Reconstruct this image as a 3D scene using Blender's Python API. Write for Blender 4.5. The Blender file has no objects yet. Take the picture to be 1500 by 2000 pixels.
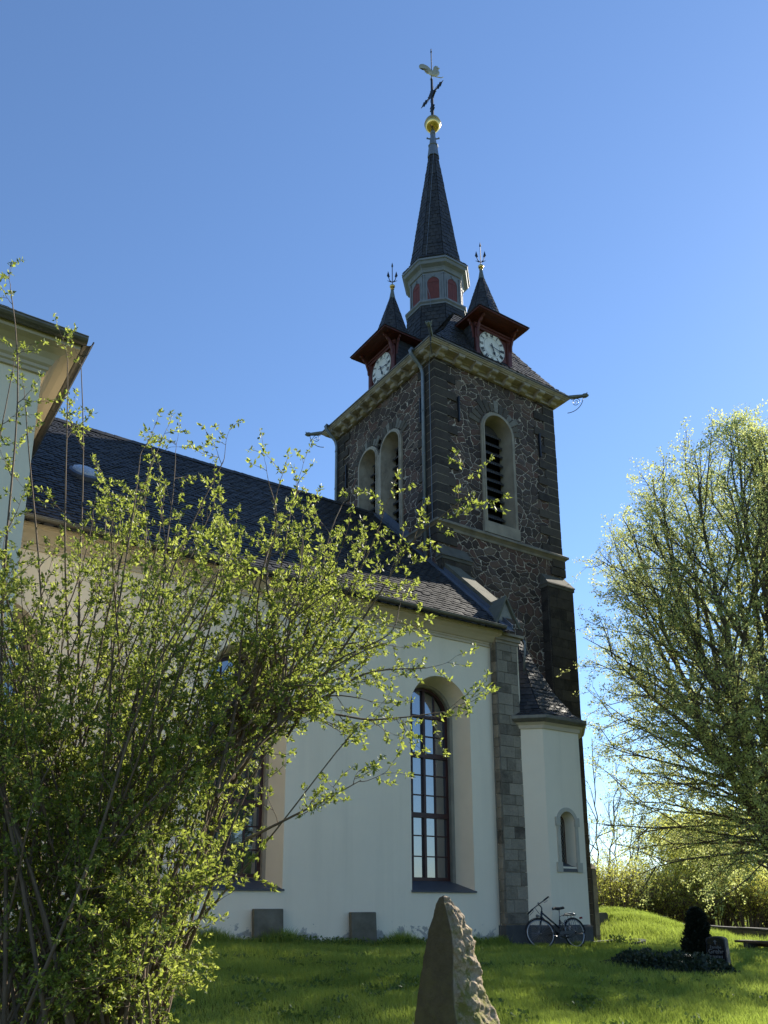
import bpy, math, random
import numpy as np
from mathutils import Vector, Matrix

R = math.radians
rnd = random.Random(7)
nr = np.random.default_rng(11)
SC = bpy.context.scene
COL = SC.collection

# ------------------------------------------------------------------ camera
TH, HD, CAMZ = R(15.3), R(33.6), 1.2
cam_d = bpy.data.cameras.new('camera')
cam = bpy.data.objects.new('camera', cam_d); COL.objects.link(cam)
cam.location = (0, 0, CAMZ)
cam.rotation_euler = (R(90) + TH, 0, -HD)
cam_d.sensor_fit = 'VERTICAL'; cam_d.sensor_height = 36.0; cam_d.sensor_width = 27.0
cam_d.lens = 1648 / 2000 * 36
cam_d.shift_x = 15 / 2000; cam_d.shift_y = 316 / 2000
cam_d.clip_start = 0.05; cam_d.clip_end = 6000
SC.camera = cam

# ------------------------------------------------------------------ light
SUN_EL, SUN_AL = R(34), R(11)          # elevation; angle from +X towards +Y
w = bpy.data.worlds.new('World'); SC.world = w; w.use_nodes = True
nt = w.node_tree; nt.nodes.clear()
wo = nt.nodes.new('ShaderNodeOutputWorld'); bg = nt.nodes.new('ShaderNodeBackground')
sky = nt.nodes.new('ShaderNodeTexSky'); sky.sky_type = 'NISHITA'; sky.sun_disc = False
sky.sun_elevation = SUN_EL; sky.sun_rotation = R(90) - SUN_AL
sky.altitude = 200; sky.air_density = 1.0; sky.dust_density = 0.08; sky.ozone_density = 5.6
bg.inputs[1].default_value = 0.098
nt.links.new(sky.outputs[0], bg.inputs[0]); nt.links.new(bg.outputs[0], wo.inputs[0])
sd = bpy.data.lights.new('sun', 'SUN'); sun = bpy.data.objects.new('sun', sd); COL.objects.link(sun)
sd.energy = 5.0; sd.angle = R(0.53); sd.color = (1.0, 0.93, 0.80)
sv = Vector((math.cos(SUN_EL) * math.cos(SUN_AL), math.cos(SUN_EL) * math.sin(SUN_AL), math.sin(SUN_EL)))
sun.rotation_euler = sv.to_track_quat('Z', 'Y').to_euler()
sun.location = (40, 10, 40)
SC.view_settings.view_transform = 'Standard'; SC.view_settings.look = 'None'
SC.view_settings.exposure = 1.08; SC.view_settings.gamma = 1.0
SC.cycles.max_bounces = 8; SC.cycles.transparent_max_bounces = 8

# ------------------------------------------------------------------ object helpers
def link(o, parent=None):
    COL.objects.link(o)
    if parent is not None:
        o.parent = parent
        loc = Vector((0, 0, 0)); q = parent
        while q is not None: loc += q.location; q = q.parent
        o.location = -loc if parent.type == 'EMPTY' else (0, 0, 0)
    return o

def thing(name, label, cat, loc=(0, 0, 0), group=None):
    o = bpy.data.objects.new(name, None); COL.objects.link(o)
    o.location = loc; o.empty_display_size = .2
    o['label'] = label; o['category'] = cat
    if group: o['group'] = group
    return o

def tag(o, label, cat, group=None, kind=None):
    if label: o['label'] = label
    if cat: o['category'] = cat
    if group: o['group'] = group
    if kind: o['kind'] = kind
    return o

class MB:
    """collects geometry in world coordinates; build() links ONE mesh object"""
    def __init__(s): s.v = []; s.f = []
    def quad(s, *p):
        n = len(s.v); s.v += [tuple(q) for q in p]; s.f.append(tuple(range(n, n + len(p))))
    def hexa(s, p):      # 8 points: bottom 4 ccw, top 4 ccw
        n = len(s.v); s.v += [tuple(q) for q in p]
        for f in ((0, 3, 2, 1), (4, 5, 6, 7), (0, 1, 5, 4), (1, 2, 6, 5), (2, 3, 7, 6), (3, 0, 4, 7)):
            s.f.append(tuple(n + i for i in f))
    def box(s, x0, x1, y0, y1, z0, z1):
        s.hexa([(x0, y0, z0), (x1, y0, z0), (x1, y1, z0), (x0, y1, z0), (x0, y0, z1), (x1, y0, z1), (x1, y1, z1), (x0, y1, z1)])
    def obox(s, c, ax, ay, az):     # centre and three half-axis vectors
        c = Vector(c); ax = Vector(ax); ay = Vector(ay); az = Vector(az)
        s.hexa([c + a * ax + b * ay + d * az for d in (-1, 1) for a, b in ((-1, -1), (1, -1), (1, 1), (-1, 1))])
    def prism(s, poly, vec):       # planar polygon (3d points) extruded along vec
        n = len(s.v); k = len(poly); vec = Vector(vec)
        a = [Vector(p) for p in poly]; b = [p + vec for p in a]
        s.v += [tuple(p) for p in a] + [tuple(p) for p in b]
        s.f.append(tuple(range(n, n + k))[::-1]); s.f.append(tuple(range(n + k, n + 2 * k)))
        for i in range(k):
            j = (i + 1) % k; s.f.append((n + i, n + j, n + k + j, n + k + i))
    def tube(s, pts, r, n=6, cap=True):
        pts = [Vector(p) for p in pts]
        if not hasattr(r, '__len__'): r = [r] * len(pts)
        base = len(s.v); up = None
        for i, p in enumerate(pts):
            t = (pts[min(i + 1, len(pts) - 1)] - pts[max(i - 1, 0)])
            if t.length < 1e-9: t = Vector((0, 0, 1))
            t.normalize()
            if up is None: up = t.orthogonal().normalized()
            else:
                up = (up - t * up.dot(t))
                up = up.normalized() if up.length > 1e-6 else t.orthogonal().normalized()
            b = t.cross(up)
            for k in range(n):
                a = 2 * math.pi * k / n
                s.v.append(tuple(p + (up * math.cos(a) + b * math.sin(a)) * r[i]))
        for i in range(len(pts) - 1):
            for k in range(n):
                k2 = (k + 1) % n; o = base + i * n
                s.f.append((o + k, o + k2, o + n + k2, o + n + k))
        if cap:
            s.f.append(tuple(base + k for k in range(n))[::-1])
            s.f.append(tuple(base + (len(pts) - 1) * n + k for k in range(n)))
    def lathe(s, prof, n, cx, cy, off=0.0, axis='z'):   # prof: (radius, height)
        base = len(s.v)
        for r, z in prof:
            for k in range(n):
                a = off + 2 * math.pi * k / n
                if axis == 'z': s.v.append((cx + r * math.cos(a), cy + r * math.sin(a), z))
        for i in range(len(prof) - 1):
            for k in range(n):
                k2 = (k + 1) % n; o = base + i * n
                s.f.append((o + k, o + k2, o + n + k2, o + n + k))
        s.f.append(tuple(base + k for k in range(n))[::-1])
        s.f.append(tuple(base + (len(prof) - 1) * n + k for k in range(n)))
    def build(s, name, mat, parent=None, smooth=False, uv=False):
        me = bpy.data.meshes.new(name); me.from_pydata(s.v, [], s.f); me.update()
        if uv:
            ul = me.uv_layers.new(name='UV')
            for p in me.polygons:
                n = p.normal
                if abs(n.z) > .85: tx = (1, 0, 0); ty = (0, 1, 0)
                else:
                    l = math.hypot(n.x, n.y); tx = (-n.y / l, n.x / l, 0); ty = (0, 0, 1)
                for li in p.loop_indices:
                    c = me.vertices[me.loops[li].vertex_index].co
                    ul.data[li].uv = (c.x * tx[0] + c.y * tx[1] + 31 * round(n.x, 1), c.y * ty[1] + c.z * ty[2])
        if smooth: me.shade_smooth()
        if mat: me.materials.append(mat)
        return link(bpy.data.objects.new(name, me), parent)

def np_mesh(name, verts, faces, mat, parent=None, smooth=False, attr=None):
    """verts (N,3), faces (M,k) of equal size -> object"""
    me = bpy.data.meshes.new(name)
    verts = np.ascontiguousarray(verts, dtype=np.float32); faces = np.ascontiguousarray(faces, dtype=np.int32)
    M, k = faces.shape
    me.vertices.add(len(verts)); me.vertices.foreach_set('co', verts.ravel())
    me.loops.add(M * k); me.loops.foreach_set('vertex_index', faces.ravel())
    me.polygons.add(M); me.polygons.foreach_set('loop_start', np.arange(0, M * k, k, dtype=np.int32))
    try: me.polygons.foreach_set('loop_total', np.full(M, k, dtype=np.int32))
    except Exception: pass
    me.update(calc_edges=True)
    if attr is not None:
        a = me.attributes.new('vary', 'FLOAT', 'POINT'); a.data.foreach_set('value', np.ascontiguousarray(attr, dtype=np.float32))
    if smooth: me.shade_smooth()
    me.materials.append(mat)
    return link(bpy.data.objects.new(name, me), parent)

# ------------------------------------------------------------------ materials
def newmat(name):
    m = bpy.data.materials.new(name); m.use_nodes = True
    t = m.node_tree; t.nodes.clear()
    o = t.nodes.new('ShaderNodeOutputMaterial'); b = t.nodes.new('ShaderNodeBsdfPrincipled')
    t.links.new(b.outputs[0], o.inputs[0])
    return m, t, b, o
def N(t, typ, **kw):
    n = t.nodes.new(typ)
    for k, v in kw.items():
        if k.startswith('i_'):
            n.inputs[int(k[2:])].default_value = v
        else: setattr(n, k, v)
    return n
def ramp(t, fac, stops):
    r = t.nodes.new('ShaderNodeValToRGB'); e = r.color_ramp.elements
    while len(e) < len(stops): e.new(.5)
    for i, (p, c) in enumerate(stops):
        e[i].position = p; e[i].color = (c[0], c[1], c[2], 1) if len(c) == 3 else c
    t.links.new(fac, r.inputs[0]); return r.outputs[0]
def noise(t, vec, scale, detail=4, rough=.55, dist=0.0):
    n = t.nodes.new('ShaderNodeTexNoise'); n.inputs['Scale'].default_value = scale
    n.inputs['Detail'].default_value = detail; n.inputs['Roughness'].default_value = rough; n.inputs['Distortion'].default_value = dist
    if vec is not None: t.links.new(vec, n.inputs['Vector'])
    return n
def geo_pos(t):
    return t.nodes.new('ShaderNodeNewGeometry').outputs['Position']
def mixc(t, fac, a, b, typ='MIX'):
    m = t.nodes.new('ShaderNodeMix'); m.data_type = 'RGBA'; m.blend_type = typ
    for i, x in ((6, a), (7, b)):
        if isinstance(x, (tuple, list)): m.inputs[i].default_value = (x[0], x[1], x[2], 1)
        else: t.links.new(x, m.inputs[i])
    if isinstance(fac, (int, float)): m.inputs[0].default_value = fac
    else: t.links.new(fac, m.inputs[0])
    return m.outputs[2]
def math_(t, op, a, b=None, clamp=False):
    m = t.nodes.new('ShaderNodeMath'); m.operation = op; m.use_clamp = clamp
    for i, x in ((0, a), (1, b)):
        if x is None: continue
        if isinstance(x, (int, float)): m.inputs[i].default_value = x
        else: t.links.new(x, m.inputs[i])
    return m.outputs[0]
def bump(t, b, h, strength=.4, dist=.02):
    n = t.nodes.new('ShaderNodeBump'); n.inputs['Strength'].default_value = strength; n.inputs['Distance'].default_value = dist
    t.links.new(h, n.inputs['Height']); t.links.new(n.outputs[0], b.inputs['Normal'])

def simple(name, c1, c2=None, scale=6, rough=.6, metal=0, bs=.2, bd=.01, island=None, spec=None):
    m, t, b, o = newmat(name); p = geo_pos(t)
    c2 = c2 or tuple(x * .8 for x in c1)
    n = noise(t, p, scale, 6, .6)
    col = ramp(t, n.outputs[0], [(.3, c1), (.7, c2)])
    if island:
        g = t.nodes.new('ShaderNodeNewGeometry')
        k = ramp(t, g.outputs['Random Per Island'], island)
        col = mixc(t, 1.0, col, k, 'MULTIPLY')
    t.links.new(col, b.inputs['Base Color'])
    b.inputs['Roughness'].default_value = rough; b.inputs['Metallic'].default_value = metal
    if spec is not None: b.inputs['Specular IOR Level'].default_value = spec
    if bs: bump(t, b, noise(t, p, scale * 6, 5, .6).outputs[0], bs, bd)
    return m

def m_plaster():
    m, t, b, o = newmat('white_plaster'); p = geo_pos(t)
    big = noise(t, p, .35, 5, .6); mid = noise(t, p, 3.0, 5, .65)
    col = ramp(t, big.outputs[0], [(.3, (.80, .70, .545)), (.7, (.85, .755, .59))])
    col = mixc(t, math_(t, 'MULTIPLY', mid.outputs[0], .26), col, (.60, .53, .41))
    # vertical rain streaks
    sx = t.nodes.new('ShaderNodeMapping'); sx.inputs['Scale'].default_value = (2.2, 2.2, .12); t.links.new(p, sx.inputs[0])
    st = noise(t, sx.outputs[0], 1.3, 5, .6)
    col = mixc(t, ramp(t, st.outputs[0], [(.50, (0, 0, 0)), (.78, (.32, .32, .32))]), col, (.58, .515, .40))
    # broken damp patches near the ground
    s = t.nodes.new('ShaderNodeSeparateXYZ'); t.links.new(p, s.inputs[0])
    dn = noise(t, p, 1.9, 7, .68, .5)
    hgt = math_(t, 'SUBTRACT', s.outputs[2], math_(t, 'MULTIPLY', s.outputs[0], -.028))
    lim = math_(t, 'ADD', math_(t, 'MULTIPLY', dn.outputs[0], 2.7), -.52)
    d = math_(t, 'MULTIPLY', math_(t, 'SUBTRACT', lim, hgt), 14, True)
    damp = ramp(t, noise(t, p, 11, 6, .7).outputs[0], [(.35, (.32, .30, .26)), (.65, (.46, .43, .38))])
    col = mixc(t, d, col, damp)
    t.links.new(col, b.inputs['Base Color']); b.inputs['Roughness'].default_value = .9
    b.inputs['Specular IOR Level'].default_value = .2
    h = math_(t, 'ADD', math_(t, 'MULTIPLY', noise(t, p, 1.2, 3).outputs[0], 1.2), math_(t, 'MULTIPLY', noise(t, p, 55, 4, .7).outputs[0], .25))
    bump(t, b, h, .35, .02)
    return m

def m_rubble():
    m, t, b, o = newmat('porphyry_rubble')
    uv = t.nodes.new('ShaderNodeUVMap').outputs[0]; p = geo_pos(t)
    nz = noise(t, uv, 1.7, 3, .5)
    va = t.nodes.new('ShaderNodeVectorMath'); va.operation = 'MULTIPLY_ADD'
    t.links.new(nz.outputs[1], va.inputs[0]); va.inputs[1].default_value = (.55, .55, 0); t.links.new(uv, va.inputs[2])
    nz2 = noise(t, uv, 9, 4, .6)
    vb = t.nodes.new('ShaderNodeVectorMath'); vb.operation = 'MULTIPLY_ADD'
    t.links.new(nz2.outputs[1], vb.inputs[0]); vb.inputs[1].default_value = (.11, .11, 0); t.links.new(va.outputs[0], vb.inputs[2])
    mp = t.nodes.new('ShaderNodeMapping'); mp.inputs['Scale'].default_value = (3.0, 4.5, 1); t.links.new(vb.outputs[0], mp.inputs[0])
    v1 = N(t, 'ShaderNodeTexVoronoi', voronoi_dimensions='2D', feature='DISTANCE_TO_EDGE'); v1.inputs['Scale'].default_value = 1
    v2 = N(t, 'ShaderNodeTexVoronoi', voronoi_dimensions='2D', feature='F1'); v2.inputs['Scale'].default_value = 1
    t.links.new(mp.outputs[0], v1.inputs['Vector']); t.links.new(mp.outputs[0], v2.inputs['Vector'])
    mask = ramp(t, v1.outputs['Distance'], [(.020, (0, 0, 0)), (.046, (1, 1, 1))])
    sc = t.nodes.new('ShaderNodeSeparateColor'); t.links.new(v2.outputs['Color'], sc.inputs[0])
    stone = ramp(t, sc.outputs[0], [(0, (.040, .029, .025)), (.3, (.074, .052, .042)), (.55, (.10, .075, .063)), (.8, (.125, .060, .043)), (1, (.165, .125, .096))])
    stone = mixc(t, ramp(t, noise(t, p, 14, 6, .7).outputs[0], [(.35, (0, 0, 0)), (.75, (.45, .45, .45))]), stone, (.10, .073, .060))
    stone = mixc(t, ramp(t, noise(t, p, .5, 5, .65).outputs[0], [(.52, (0, 0, 0)), (.74, (.4, .4, .4))]), stone, (.13, .105, .08))
    mort = ramp(t, noise(t, p, 5, 4).outputs[0], [(.3, (.42, .35, .27)), (.7, (.62, .53, .41))])
    mort = mixc(t, ramp(t, noise(t, p, .8, 4).outputs[0], [(.46, (0, 0, 0)), (.66, (.6, .6, .6))]), mort, (.13, .105, .082))
    t.links.new(mixc(t, mask, mort, stone), b.inputs['Base Color'])
    b.inputs['Roughness'].default_value = .85; b.inputs['Specular IOR Level'].default_value = .25
    h = math_(t, 'ADD', ramp(t, v1.outputs['Distance'], [(.02, (0, 0, 0)), (.14, (.8, .8, .8)), (.5, (1, 1, 1))]),
              math_(t, 'MULTIPLY', noise(t, p, 12, 6, .7).outputs[0], .8))
    bump(t, b, h, .9, .05)
    return m

def m_blocks(name, cols, mot=(.2, .18, .15), rough=.85):
    m, t, b, o = newmat(name); p = geo_pos(t)
    g = t.nodes.new('ShaderNodeNewGeometry')
    k = len(cols)
    base = ramp(t, g.outputs['Random Per Island'], [(i / max(1, k - 1), c) for i, c in enumerate(cols)])
    base = mixc(t, ramp(t, noise(t, p, 3.5, 7, .72).outputs[0], [(.42, (0, 0, 0)), (.68, (.6, .6, .6))]), base, mot)
    base = mixc(t, ramp(t, noise(t, p, 22, 5, .7).outputs[0], [(.35, (.0, .0, .0)), (.8, (.5, .5, .5))]), base, tuple(c * .35 for c in mot))
    t.links.new(base, b.inputs['Base Color']); b.inputs['Roughness'].default_value = rough
    b.inputs['Specular IOR Level'].default_value = .25
    bump(t, b, noise(t, p, 16, 7, .7).outputs[0], .8, .03)
    return m

def m_leaf(name, c1, c2, tr, c3=None, trans=.45):
    m, t, b, o = newmat(name)
    a = t.nodes.new('ShaderNodeAttribute'); a.attribute_name = 'vary'
    stops = [(0, c1), (1, c2)] if c3 is None else [(0, c1), (.6, c2), (1, c3)]
    col = ramp(t, a.outputs['Fac'], stops)
    t.links.new(col, b.inputs['Base Color']); b.inputs['Roughness'].default_value = .5
    b.inputs['Specular IOR Level'].default_value = .35
    tl = t.nodes.new('ShaderNodeBsdfTranslucent')
    t.links.new(mixc(t, 1.0, mixc(t, .35, col, tr), (1, 1, 1), 'MULTIPLY'), tl.inputs[0])
    mx = t.nodes.new('ShaderNodeMixShader'); mx.inputs[0].default_value = trans
    t.links.new(b.outputs[0], mx.inputs[1]); t.links.new(tl.outputs[0], mx.inputs[2])
    t.links.new(mx.outputs[0], o.inputs[0])
    return m

def m_glass(name='window_glass', fac=.27):
    m, t, b, o = newmat(name); p = geo_pos(t)
    b.inputs['Base Color'].default_value = (.012, .014, .018, 1); b.inputs['Roughness'].default_value = .25
    gl = t.nodes.new('ShaderNodeBsdfGlossy'); gl.inputs['Roughness'].default_value = .03
    gl.inputs['Color'].default_value = (.9, .95, 1, 1)
    n = t.nodes.new('ShaderNodeBump'); n.inputs['Strength'].default_value = .05; n.inputs['Distance'].default_value = .02
    t.links.new(noise(t, p, 2.5, 2).outputs[0], n.inputs['Height']); t.links.new(n.outputs[0], gl.inputs['Normal'])
    mx = t.nodes.new('ShaderNodeMixShader'); mx.inputs[0].default_value = fac
    t.links.new(b.outputs[0], mx.inputs[1]); t.links.new(gl.outputs[0], mx.inputs[2]); t.links.new(mx.outputs[0], o.inputs[0])
    return m

def m_ground():
    m, t, b, o = newmat('meadow_soil'); p = geo_pos(t)
    col = ramp(t, noise(t, p, 1.1, 8, .7).outputs[0], [(.3, (.055, .060, .018)), (.55, (.085, .110, .026)), (.75, (.13, .155, .04))])
    t.links.new(col, b.inputs['Base Color']); b.inputs['Roughness'].default_value = 1; b.inputs['Specular IOR Level'].default_value = 0
    bump(t, b, noise(t, p, 14, 8, .75).outputs[0], 1, .06)
    return m

def m_menhir():
    m, t, b, o = newmat('weathered_sandstone'); p = geo_pos(t)
    a = t.nodes.new('ShaderNodeAttribute'); a.attribute_name = 'vary'     # 0 dressed face, 1 rough face
    s = t.nodes.new('ShaderNodeSeparateXYZ'); t.links.new(p, s.inputs[0])
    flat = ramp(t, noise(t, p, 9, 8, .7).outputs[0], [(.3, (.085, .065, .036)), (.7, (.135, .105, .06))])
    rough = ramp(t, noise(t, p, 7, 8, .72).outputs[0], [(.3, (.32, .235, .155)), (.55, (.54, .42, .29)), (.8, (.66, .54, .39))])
    col = mixc(t, a.outputs['Fac'], flat, rough)  # shade on the dressed face and sun on the rough one are painted in
    mo = math_(t, 'MULTIPLY', math_(t, 'SUBTRACT', noise(t, p, 5.5, 8, .75, .6).outputs[0], math_(t, 'ADD', math_(t, 'MULTIPLY', s.outputs[2], .16), .36)), 9, True)
    mo = math_(t, 'MULTIPLY', mo, math_(t, 'ADD', math_(t, 'MULTIPLY', a.outputs['Fac'], .8), .12))
    col = mixc(t, mo, col, (.24, .23, .05))
    col = mixc(t, ramp(t, noise(t, p, 40, 4, .7).outputs[0], [(.55, (0, 0, 0)), (.7, (.5, .5, .5))]), col, (.07, .06, .045))
    t.links.new(col, b.inputs['Base Color']); b.inputs['Roughness'].default_value = .92
    h = math_(t, 'MULTIPLY', noise(t, p, 26, 8, .75).outputs[0], math_(t, 'ADD', math_(t, 'MULTIPLY', a.outputs['Fac'], 1.3), .35))
    bump(t, b, h, .9, .03)
    return m

MT = {}
MT['plaster'] = m_plaster()
MT['rubble'] = m_rubble()
MT['quoin'] = m_blocks('basalt_quoins', [(.022, .018, .016), (.038, .031, .026), (.062, .050, .040), (.030, .025, .021), (.10, .082, .064)], (.11, .09, .068))
MT['ashlar'] = m_blocks('grey_ashlar', [(.06, .050, .040), (.17, .145, .108), (.28, .24, .18), (.09, .076, .060), (.34, .29, .22), (.20, .17, .13)], (.36, .31, .235))
MT['mortar'] = simple('pale_mortar', (.30, .255, .19), (.19, .16, .12), 5, .9)
MT['mortard'] = simple('dull_mortar', (.34, .285, .21), (.23, .19, .14), 5, .9)
MT['stone'] = simple('cream_sandstone', (.42, .36, .275), (.29, .25, .195), 2.6, .85, bs=.4)
def stained(m, dark, th=(.48, .66), sc=2.2):
    t = m.node_tree; b = [n for n in t.nodes if n.type == 'BSDF_PRINCIPLED'][0]; src = b.inputs['Base Color'].links[0].from_socket
    mp = t.nodes.new('ShaderNodeMapping'); mp.inputs['Scale'].default_value = (1, 1, .5); t.links.new(geo_pos(t), mp.inputs[0])
    f = ramp(t, noise(t, mp.outputs[0], sc, 8, .72, .3).outputs[0], [(th[0], (0, 0, 0)), (th[1], (.8, .8, .8))])
    t.links.new(mixc(t, f, src, dark), b.inputs['Base Color']); return m
stained(MT['stone'], (.15, .125, .095))
MT['stoneg'] = simple('grey_sandstone', (.34, .29, .215), (.21, .18, .14), 2.2, .85, bs=.4)
MT['reveal'] = simple('reveal_render', (.78, .665, .50), (.72, .61, .455), 1.6, .9, bs=.15)
MT['cornice'] = simple('painted_cornice', (.54, .46, .345), (.47, .395, .295), 2, .75, bs=.1)
MT['slate'] = simple('blue_slate', (.048, .046, .046), (.027, .0265, .0275), 5, .55, bs=.35, bd=.01, island=[(0, (.72, .72, .73)), (.5, (.95, .95, .95)), (1, (1.25, 1.22, 1.15))], spec=.28)
MT['slated'] = simple('slate_underlay', (.03, .032, .038), None, 5, .7)
MT['lead'] = simple('lead_flashing', (.12, .135, .165), (.085, .095, .12), 4, .5, .25)
MT['zinc'] = simple('zinc_gutter', (.17, .155, .125), (.11, .10, .085), 6, .45, .5)
MT['zincb'] = simple('zinc_downpipe', (.20, .225, .25), (.15, .17, .19), 6, .45, .4)
MT['verd'] = simple('weathered_copper', (.17, .185, .16), (.11, .12, .105), 12, .6, .3)
MT['red'] = simple('oxblood_paint', (.12, .026, .017), (.08, .019, .013), 5, .6)
MT['redframe'] = simple('dark_red_frame', (.060, .016, .013), (.040, .012, .010), 5, .45)
MT['shutter'] = simple('faded_red_shutter', (.17, .036, .028), (.12, .028, .022), 7, .7)
MT['lant'] = simple('grey_painted_wood', (.20, .215, .23), (.155, .165, .18), 4, .65)
MT['lantc'] = simple('pale_painted_trim', (.40, .39, .34), (.33, .32, .28), 4, .65)
MT['gold'] = simple('gilded_copper', (.78, .55, .20), (.62, .42, .13), 5, .24, 1.0, bs=.05)
MT['cock'] = simple('pale_gilt', (.58, .50, .32), (.46, .40, .26), 9, .4, .6)
MT['iron'] = simple('black_iron', (.020, .022, .028), None, 8, .5, .3)
MT['dial'] = simple('white_enamel', (.80, .76, .68), (.70, .66, .58), 5, .35, bs=.05)
MT['black'] = simple('black_paint', (.012, .012, .014), None, 8, .5)
MT['louvre'] = simple('dark_louvre_boards', (.065, .06, .06), (.04, .038, .038), 6, .6)
MT['dark'] = simple('dark_inside', (.006, .006, .007), None, 4, .9, bs=0)
MT['glass'] = m_glass()
MT['glassd'] = m_glass('chapel_glass', .10)
MT['sill'] = simple('slate_sill', (.075, .080, .092), (.05, .054, .064), 5, .5)
MT['plinth'] = simple('dark_plinth', (.085, .083, .080), (.050, .050, .050), 3, .8, bs=.5)
MT['slab'] = simple('mossy_grave_slab', (.085, .076, .050), (.16, .145, .11), 3.2, .9, bs=.5)
MT['granite'] = simple('black_granite', (.018, .018, .021), (.035, .036, .042), 30, .5, bs=.9, bd=.02)
MT['polish'] = simple('polished_granite', (.010, .010, .012), None, 30, .12, bs=0)
MT['letter'] = simple('grey_lettering', (.16, .165, .17), None, 9, .6, bs=0)
MT['kerb'] = simple('grave_kerb', (.030, .028, .024), (.018, .018, .016), 8, .85)
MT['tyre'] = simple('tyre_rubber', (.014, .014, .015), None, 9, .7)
MT['rim'] = simple('alloy_rim', (.40, .40, .42), None, 9, .35, .8, bs=0)
MT['chrome'] = simple('steel_parts', (.22, .22, .23), None, 9, .4, .9, bs=0)
MT['bikep'] = simple('dark_bike_paint', (.012, .014, .026), None, 9, .25, bs=0)
MT['bark'] = simple('tree_bark', (.060, .050, .036), (.032, .027, .020), 4, .95, bs=.8, bd=.03)
MT['lbark'] = simple('linden_bark', (.125, .105, .065), (.075, .062, .040), 4, .95, bs=.8, bd=.03)
MT['stem'] = simple('shrub_stems', (.17, .115, .07), (.085, .06, .038), 6, .85, bs=.4)
MT['twig'] = simple('pale_twigs', (.11, .085, .075), (.075, .06, .055), 4, .9, bs=0)
MT['wood'] = simple('weathered_wood', (.075, .048, .030), (.045, .032, .022), 5, .8)
MT['ywall'] = m_blocks('yard_wall_stone', [(.08, .066, .045), (.12, .10, .068), (.16, .135, .095)], (.08, .08, .035))
MT['ground'] = m_ground()
MT['menhir'] = m_menhir()
MT['grass'] = m_leaf('grass_blades', (.130, .190, .034), (.225, .290, .055), (.55, .68, .09), (.34, .40, .11), .5)
MT['bushleaf'] = m_leaf('young_shrub_leaf', (.050, .080, .020), (.17, .225, .040), (.66, .74, .11), (.50, .52, .14), .56)
MT['lindleaf'] = m_leaf('linden_bud_leaf', (.28, .33, .09), (.45, .49, .16), (.84, .88, .30), (.64, .66, .27), .62)
MT['hedgeleaf'] = m_leaf('yellow_green_leaf', (.31, .32, .05), (.45, .46, .08), (.80, .82, .15), (.60, .60, .16), .62)
MT['conif'] = m_leaf('dark_conifer_needles', (.006, .010, .006), (.014, .020, .010), (.03, .05, .02), None, .1)
MT['ivy'] = m_leaf('dark_ivy_leaf', (.010, .020, .010), (.028, .042, .020), (.06, .10, .03), (.05, .07, .04), .12)
MT['weed'] = m_leaf('weed_leaf', (.070, .115, .022), (.12, .17, .035), (.15, .25, .03), (.08, .13, .03), .3)

# ------------------------------------------------------------------ terrain
def sm(t):
    t = np.clip(t, 0, 1); return t * t * (3 - 2 * t)
def ghf(x, y):
    x = np.asarray(x, float); y = np.asarray(y, float)
    s = sm(y / 16)
    h = -.35 + .75 * s - .028 * (np.clip(x, -5, 20) - 7.7) * s
    h += .025 * np.sin(x * .9 + 1.3) * np.cos(y * .8) + .012 * np.sin(x * 2.3 + y * 1.7)
    h += .80 * np.exp(-((x - 23.3) ** 2 / 4.5 + (y - 20.3) ** 2 / 5.5))
    h -= .16 * sm((x - 24) / 4) * sm((y - 8) / 6)
    return h
def gh(x, y): return float(ghf(x, y))
def gpt(px, py, near=3.0):     # point of the lawn seen at a photo position
    u = px - 735; v = 1316 - py
    fw = 1648 * math.cos(TH) - v * math.sin(TH); up = 1648 * math.sin(TH) + v * math.cos(TH)
    d = np.array([math.sin(HD) * fw + math.cos(HD) * u, math.cos(HD) * fw - math.sin(HD) * u, up]) / fw
    t = near
    for i in range(4000):
        if CAMZ + d[2] * t < gh(d[0] * t, d[1] * t): break
        t += .02
    return (d[0] * t, d[1] * t, gh(d[0] * t, d[1] * t))
def at(px, py, dep):           # a photo position at a forward distance -> world point
    u = px - 735; v = 1316 - py
    fw = 1648 * math.cos(TH) - v * math.sin(TH); up = 1648 * math.sin(TH) + v * math.cos(TH)
    k = dep / fw
    return Vector(((math.sin(HD) * fw + math.cos(HD) * u) * k, (math.cos(HD) * fw - math.sin(HD) * u) * k, CAMZ + up * k))

def axisgrid(lo, hi, step, far):
    a = np.arange(lo, hi + step, step)
    e = []; d = step
    x = a[-1]
    while x < far: d *= 1.35; x += d; e.append(x)
    f = []; d = step; x = a[0]
    while x > -far: d *= 1.35; x -= d; f.append(x)
    return np.array(f[::-1] + list(a) + e)
gx = axisgrid(-14, 46, .33, 2500); gy = axisgrid(-6, 40, .33, 2500)
X, Y = np.meshgrid(gx, gy, indexing='ij'); Z = ghf(X, Y)
nx, ny = len(gx), len(gy)
idx = np.arange(nx * ny).reshape(nx, ny)
fc = np.stack([idx[:-1, :-1], idx[1:, :-1], idx[1:, 1:], idx[:-1, 1:]], -1).reshape(-1, 4)
g = np_mesh('ground', np.stack([X, Y, Z], -1).reshape(-1, 3), fc, MT['ground'], smooth=True)
g['kind'] = 'structure'

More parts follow.
